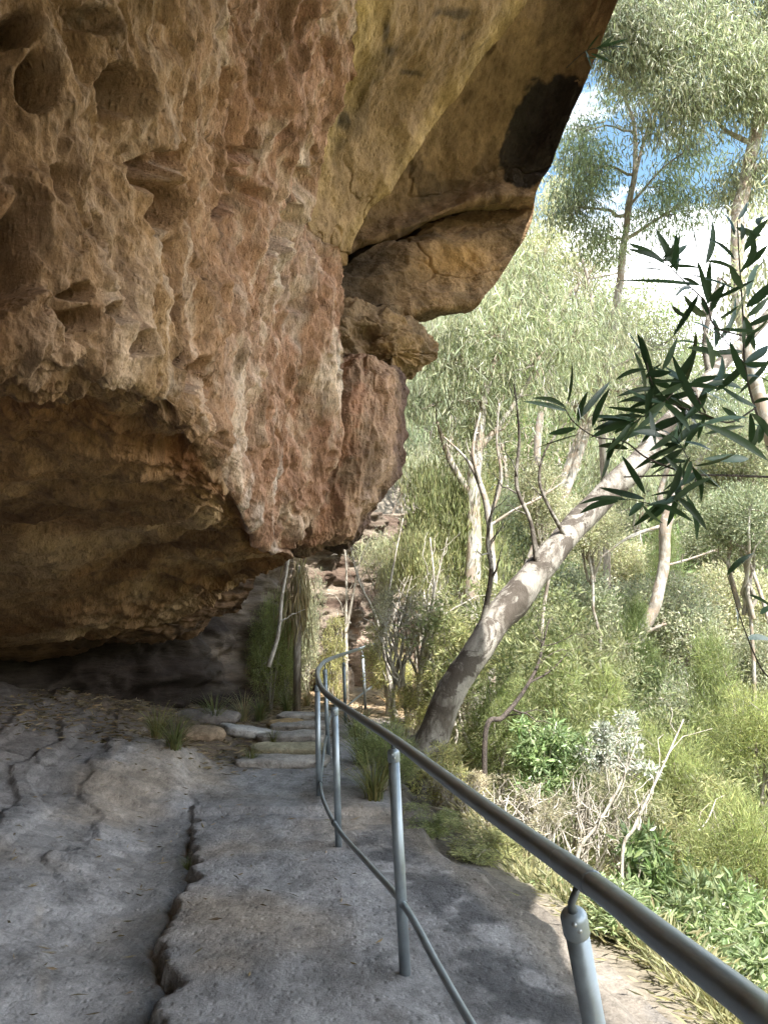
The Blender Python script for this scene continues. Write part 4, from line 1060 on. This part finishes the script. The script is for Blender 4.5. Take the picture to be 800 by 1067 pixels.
for i,(px,py,d,rx,ry,rz,lab) in enumerate([
 (296,797,8.95,.50,.28,.055,'lowest and widest of the stone steps'),
 (302,782,9.7,.46,.26,.06,'second stone step up with a mossy yellow riser'),
 (306,768,10.5,.46,.28,.065,'third stone step, between the mossy one and the worn one'),
 (312,757,11.4,.44,.28,.065,'fourth stone step, worn and pale'),
 (318,748,12.3,.42,.28,.065,'topmost stone step before the orange sand')]):
    stone('stone_step',px,py,d,rx,ry,rz,gs if i!=1 else (.36,.32,.22),lab,'step',off=i*3.3,up=.35,group='stone steps of the path')
stone('rock_slab',262,722,10.8,.40,.30,.08,(.42,.40,.38),'flat pale slab of rock in the litter left of the steps','rock',off=4,rot=.4,tilt=-.2)
stone('boulder',212,722,9.9,.30,.30,.11,(.34,.25,.17),'rounded tan boulder beside the grass tufts','rock',off=7)
stone('boulder',300,722,11.5,.30,.30,.08,(.42,.29,.15),'low orange sandstone hump beside the top steps','rock',off=17)
stone('boulder',215,690,11.2,.5,.4,.12,(.22,.19,.17),'grey boulder in the dark at the cave mouth','rock',off=22)
stone('boulder',375,650,17,.5,.5,.75,(.42,.31,.24),'upright sunlit block at the foot of the layered wall','rock',mat_='wall',off=27)
stone('boulder',350,672,15.6,.4,.4,.4,(.34,.26,.2),'shaded block leaning at the foot of the layered wall','rock',mat_='wall',off=31)
# litter-brown dead fronds, hanging sapling pole
e = empty('sapling',P(282,690,12.2)); e.location.z = float(terr(e.location.x,e.location.y)); tag(e,'thin pale sapling pole rising past the tip of the overhang','sapling')
f0=np.array(e.location); mb=MB(); rg=np.random.default_rng(4)
mb.tube(cr([P(280,695,12.2),P(290,660,12.2),P(294,620,12.2),P(300,585,12.2),P(303,540,12.3)],24),np.linspace(.035,.02,24),8); 
branchy(mb,P(292,650,12.2),P(318,635,12.3),.014,.006,rg)
mb.build('stem',M['twig'],e,off=f0)
rg=np.random.default_rng(14); c=P(311,615,13); n=260
e = empty('dead_fronds',c); tag(e,'hanging skirt of dead tan fronds beneath the overhang tip','dead plant')
pos=c+rg.normal(size=(n,3))*[.10,.1,.34]; d=unit(rg.normal(size=(n,3))*.16+[0,0,-1]); v,f=leafq(pos,d,rg.uniform(.3,.65,n),.030,rg)
mesh('fronds',v-c,f,M['dry'],ltint(n,rg,.7,1.6),False,e)
mb=MB(); gz=float(terr(c[0],c[1])); mb.tube([np.array([c[0],c[1],gz-.1]),c+[0,0,.4]],[.07,.05],8); mb.build('stem',M['bark'],e,off=c)
# saplings behind the far end of the rail
for i,(pxs,lab) in enumerate([([(404,720,12.5,.035),(400,680,12.5,.03),(390,640,12.5,.022),(372,600,12.5,.012),(360,540,12.5,.005)],'thin grey sapling curving left behind the far posts'),
   ([(408,730,12,.04),(403,690,12,.035),(400,655,12,.028),(408,600,12,.016),(420,540,12,.006)],'thin grey sapling forking upward behind the far posts'),
   ([(362,720,14.5,.035),(360,660,14.5,.03),(361,600,14.5,.02),(358,560,14.5,.012)],'straight pale sapling in front of the layered wall'),
   ([(436,740,10.5,.035),(440,680,10.5,.028),(452,620,10.6,.018),(448,560,10.7,.008)],'leaning pale sapling left of the big leaning trunk'),
   ([(648,900,6.2,.014),(662,860,6.2,.012),(690,800,6.3,.009),(712,750,6.4,.005)],'long bare white switch rising past the silvery shrub'),
   ([(600,900,6.5,.016),(622,860,6.5,.014),(645,820,6.5,.010),(665,770,6.5,.005)],'bare pale stick left of the long white switch'),
   ([(470,660,14,.12),(478,620,14,.11),(490,570,14,.10),(494,520,14,.09)],'mottled white trunk standing behind the yellow-green shrub')]):
    key_tree('sapling',lab,'sapling',[pxs,[pxs[1],(pxs[1][0]+14,pxs[2][1]-10,pxs[1][2],.012),(pxs[1][0]+26,pxs[3][1],pxs[1][2],.004)]] if i<4 else [pxs],[],'gum',M['twig'] if i<6 else M['bark_white'],200+i)

# ------------------------------------------------------------------ wattle branch near the camera
def lance(p, q, w, bend, tw, n=9, rg=None):
    """long lance leaf from p to q, folded along the midrib"""
    p=np.asarray(p,float); q=np.asarray(q,float); d=q-p; L=np.linalg.norm(d); du=d/L
    nrm = unit(np.array([rg.normal()*.5,-1,.35+rg.normal()*.5])); sd = unit(np.cross(du,nrm)); nn=np.cross(sd,du)
    t=np.linspace(0,1,n)[:,None]; c=p+d*t+sd*bend*L*np.sin(t*PI)+nn*L*.04*np.sin(t*PI)
    wt=w*.5*(np.sin(np.clip(t,0,1)**.85*PI)**.75)+.0006
    ca=math.cos(tw); s_=sd*ca+nn*math.sin(tw)
    l=c-s_*wt+nn*wt*.25; r=c+s_*wt+nn*wt*.25
    V=np.concatenate([l,c,r]); F=[]
    for j in range(n-1): F += [[j,n+j,n+j+1,j+1],[n+j,2*n+j,2*n+j+1,n+j+1]]
    return V,np.array(F)
WB = empty('wattle_branch',P(900,500,2.1)); wb0=np.array(WB.location); tag(WB,'dark wattle branch with long narrow leaves reaching in from the right','branch')
rg=np.random.default_rng(64)
D0=2.0
twigs=[ # pixel paths with depth, radius
 ([(930,505,2.2),(800,497,2.1),(720,495,2.05),(650,497,2.0)],.0045,.002),
 ([(728,496,2.05),(700,488,2.0),(672,476,1.98),(650,460,1.95),(620,455,1.92),(598,440,1.9),(588,425,1.9)],.003,.0012),
 ([(930,440,2.3),(850,470,2.2),(800,450,2.15),(785,420,2.12),(776,380,2.1),(774,330,2.1),(770,270,2.1),(768,230,2.1)],.0045,.0015),
 ([(787,425,2.12),(760,440,2.08),(730,430,2.0),(700,420,1.98),(680,400,1.95),(672,370,1.95)],.0028,.0012),
 ([(774,350,2.1),(745,340,2.05),(735,315,2.02),(715,295,2.0),(700,280,1.98),(690,268,1.98)],.0028,.0012),
 ([(735,430,2.0),(715,400,1.98),(690,420,1.95),(660,440,1.93)],.0022,.001),
 ([(728,496,2.05),(712,515,2.0),(690,526,1.98),(655,520,1.96)],.0022,.001),
 ([(728,496,2.05),(718,480,2.0),(708,462,2.0)],.0018,.001),
 ([(776,380,2.1),(760,360,2.05),(745,345,2.02),(738,370,2.)],.0022,.001),
 ([(930,760,2.0),(830,720,1.9),(800,705,1.85),(785,680,1.82),(770,640,1.8),(758,600,1.8)],.0028,.001),
]
mb=MB(); TWP=[]
for pts,a,b in twigs:
    pp=cr([P(*q) for q in pts],40); mb.tube(pp,np.linspace(a,b,40),7); TWP.append(pp)
mb.build('twigs',M['twig_dark'],WB,off=wb0)
# leaves: (base px,py, tip px,py, width px)
LV=[(735,298,645,292,8),(706,283,683,238,10),(705,285,703,245,7),(726,300,720,232,10),(735,275,742,230,9),(765,270,737,248,8),(768,282,735,272,9),(768,302,714,285,8),
(740,312,740,272,7),(772,250,772,232,8),(775,262,800,228,11),(774,280,800,255,12),(775,300,800,268,13),(777,320,810,290,13),(770,285,781,240,9),(778,340,812,325,8),
(735,330,712,308,9),(748,350,720,335,8),(747,356,766,310,8),(750,332,770,318,8),(776,350,800,332,8),(745,362,742,330,8),(740,325,755,298,8),(738,318,727,272,7),
(730,430,700,370,10),(712,405,725,345,11),(690,385,705,352,8),(682,402,668,350,10),(672,412,660,365,9),(668,400,690,378,9),(690,420,726,362,12),(740,362,703,356,8),(752,372,715,362,8),(742,385,735,350,8),(776,378,800,360,12),
(778,392,803,400,10),(778,398,760,355,9),(773,405,735,400,8),(745,408,778,375,10),(770,410,800,375,12),(782,430,800,455,12),(785,420,805,415,7),(800,480,728,440,11),(780,470,792,440,8),(790,462,793,442,7),(781,463,781,430,8),
(727,445,780,435,7),(735,452,776,444,6),(730,440,690,475,10),(722,455,700,425,9),(742,470,712,460,8),(780,478,733,478,11),(735,402,708,440,10),(715,432,680,450,10),(700,435,668,462,10),(705,420,652,428,8),(690,430,632,424,6),
(688,412,648,418,8),(685,405,672,440,9),(700,405,676,395,9),(718,430,698,478,10),(705,448,676,470,9),(690,455,660,450,9),(682,445,645,460,9),(662,448,688,425,9),(676,455,652,470,8),(665,440,640,450,9),
(722,440,700,395,9),(730,412,752,370,10),(720,398,748,392,8),(715,410,742,378,9),(735,395,770,390,9),(760,420,735,408,8),(770,440,752,424,8),(720,480,712,505,8),(709,482,693,522,9),(672,520,624,508,10),(645,522,604,535,8),(672,515,648,475,8),
(635,462,626,500,9),(655,468,623,465,8),(605,452,556,468,10),(600,446,572,452,8),(590,428,545,418,6),(590,425,555,415,6),(591,420,596,378,8),(601,438,635,398,9),(602,440,612,408,9),(617,445,635,405,9),(605,440,600,415,7),(618,448,660,432,9),
(640,452,662,425,8),(634,480,640,455,8),(712,500,720,475,6),(700,520,716,538,4),(668,525,690,545,4),(728,500,748,508,4),
(757,600,786,576,12),(778,666,806,668,9),(765,632,768,652,2),(780,620,806,635,8),(792,640,812,632,7),
(612,45,645,60,6),(790,235,800,225,8),(765,245,752,220,7),(774,300,760,275,9),(778,310,790,275,9),(778,330,800,310,9),(760,345,778,300,8),(715,330,700,318,6),(720,300,702,310,5)]
Vs=[];Fs=[];Ts=[];k=0
for (x0,y0,x1,y1,w) in LV:
    if y0<100: continue
    d0=2.02+rg.normal()*.08; tipd=d0+rg.normal()*.07
    a=P(x0,y0,d0); b=P(x1,y1,tipd)
    v,f=lance(a,b,w*d0/FPX*.80,rg.normal()*.045,rg.normal()*.45,rg=rg)
    c=rg.uniform(.7,1.25); bl=rg.uniform()<.22
    Vs.append(v);Fs.append(f+k);k+=len(v);Ts.append(np.tile([c*(2.6 if bl else 1),c*(2.3 if bl else 1),c*(3.4 if bl else 1)],(len(v),1)))
for pp in TWP[2:8]:
    for j in rg.choice(np.arange(6,40),17):
        a=pp[j]+rg.normal(size=3)*.004; dd=unit(np.array([rg.normal()*.8,rg.normal()*.35,rg.normal()*.6-.25])); dd2=unit(dd+unit(pp[min(j+1,39)]-pp[j-1])*.5)
        b=a+dd2*rg.uniform(.07,.13); v,f=lance(a,b,rg.uniform(.012,.019),rg.normal()*.05,rg.normal()*.5,rg=rg); c=rg.uniform(.7,1.25)
        Vs.append(v);Fs.append(f+k);k+=len(v);Ts.append(np.tile([c,c,c],(len(v),1)))
mesh('leaves',np.concatenate(Vs)-wb0,np.concatenate(Fs),M['leaf_dark'],np.concatenate(Ts),True,WB)
# sprig hanging at the rim of the rock
SG = empty('leaf_sprig',P(612,50,6.6)); s0=np.array(SG.location); tag(SG,'small dark leafy sprig poking out past the rim of the rock','sprig')
mb=MB(); mb.tube(cr([P(590,70,6.9),P(612,52,6.6),P(640,48,6.5)],12),np.linspace(.006,.002,12),6); mb.build('twig',M['twig_dark'],SG,off=s0)
Vs=[];Fs=[];Ts=[];k=0
for (x0,y0,x1,y1) in [(612,52,625,35),(620,50,654,40),(622,50,640,62),(615,55,640,66),(610,52,616,70),(625,48,640,36),(608,58,622,62),(618,50,632,52),(635,48,656,50)]:
    v,f=lance(P(x0,y0,6.55),P(x1,y1,6.5),.035,.03,.2,rg=rg); Vs.append(v);Fs.append(f+k);k+=len(v);Ts.append(np.ones((len(v),3)))
mesh('leaves',np.concatenate(Vs)-s0,np.concatenate(Fs),M['leaf_dark'],np.concatenate(Ts),True,SG)

# ------------------------------------------------------------------ camera, light, sky
cd = bpy.data.cameras.new('camera'); cam = bpy.data.objects.new('camera',cd); COL.objects.link(cam)
cam.location=(0,0,CAMZ); cam.rotation_euler=(R(90)+PITCH,0,0); cd.sensor_fit='HORIZONTAL'; cd.sensor_width=36; cd.lens=36*FPX/800
cd.clip_start=.05; cd.clip_end=1500; S.camera=cam
sunv = np.array([.29,-.5,.82]); sunv/=np.linalg.norm(sunv)
el = math.asin(sunv[2]); azs = math.atan2(sunv[0],sunv[1])
ld = bpy.data.lights.new('sun','SUN'); ld.energy=5.0; ld.angle=R(.53); ld.color=(1,.95,.87)
lo = bpy.data.objects.new('sun',ld); COL.objects.link(lo)
from mathutils import Vector
lo.rotation_euler = Vector(sunv).to_track_quat('Z','Y').to_euler(); lo.location=(20,-40,60)
W = bpy.data.worlds.new('World'); S.world=W; W.use_nodes=True; nt=W.node_tree; nt.nodes.clear(); L=nt.links.new
sky=N(nt,'ShaderNodeTexSky',sky_type='NISHITA',sun_disc=False); sky.sun_elevation=el; sky.sun_rotation=azs
tc=N(nt,'ShaderNodeTexCoord').outputs['Generated']
mp=N(nt,'ShaderNodeMapping'); mp.inputs['Scale'].default_value=(1,1,2.6); L(tc,mp.inputs['Vector'])
nz=noise(nt,mp.outputs['Vector'],2.6,8,.62,.25)
sep=N(nt,'ShaderNodeSeparateXYZ'); L(tc,sep.inputs[0])
mr=N(nt,'ShaderNodeMapRange'); mr.inputs['From Min'].default_value=.36; mr.inputs['From Max'].default_value=.50; mr.inputs['To Min'].default_value=.30; mr.inputs['To Max'].default_value=-.06; L(sep.outputs['Z'],mr.inputs['Value'])
ad=N(nt,'ShaderNodeMath',operation='ADD'); L(nz,ad.inputs[0]); L(mr.outputs[0],ad.inputs[1])
cm=ramp(nt,ad.outputs[0],[(.50,0.0),(.66,1.0)])
skc=mixc(nt,sky.outputs[0],(.95,1.09,1.0),1.0,'MULTIPLY')
col=mixc(nt,skc,(16,16.2,16.6),cm)
bg=N(nt,'ShaderNodeBackground'); bg.inputs['Strength'].default_value=.125; L(col,bg.inputs['Color'])
wo=N(nt,'ShaderNodeOutputWorld'); L(bg.outputs[0],wo.inputs[0])
S.view_settings.view_transform='Standard'; S.view_settings.look='None'; S.view_settings.gamma=1; S.view_settings.exposure=1.62
S.render.engine='CYCLES'
c=S.cycles; c.max_bounces=7; c.diffuse_bounces=4; c.glossy_bounces=2; c.transmission_bounces=3; c.transparent_max_bounces=4
c.use_adaptive_sampling=True; c.adaptive_threshold=.035; c.use_denoising=True; c.caustics_reflective=False; c.caustics_refractive=False
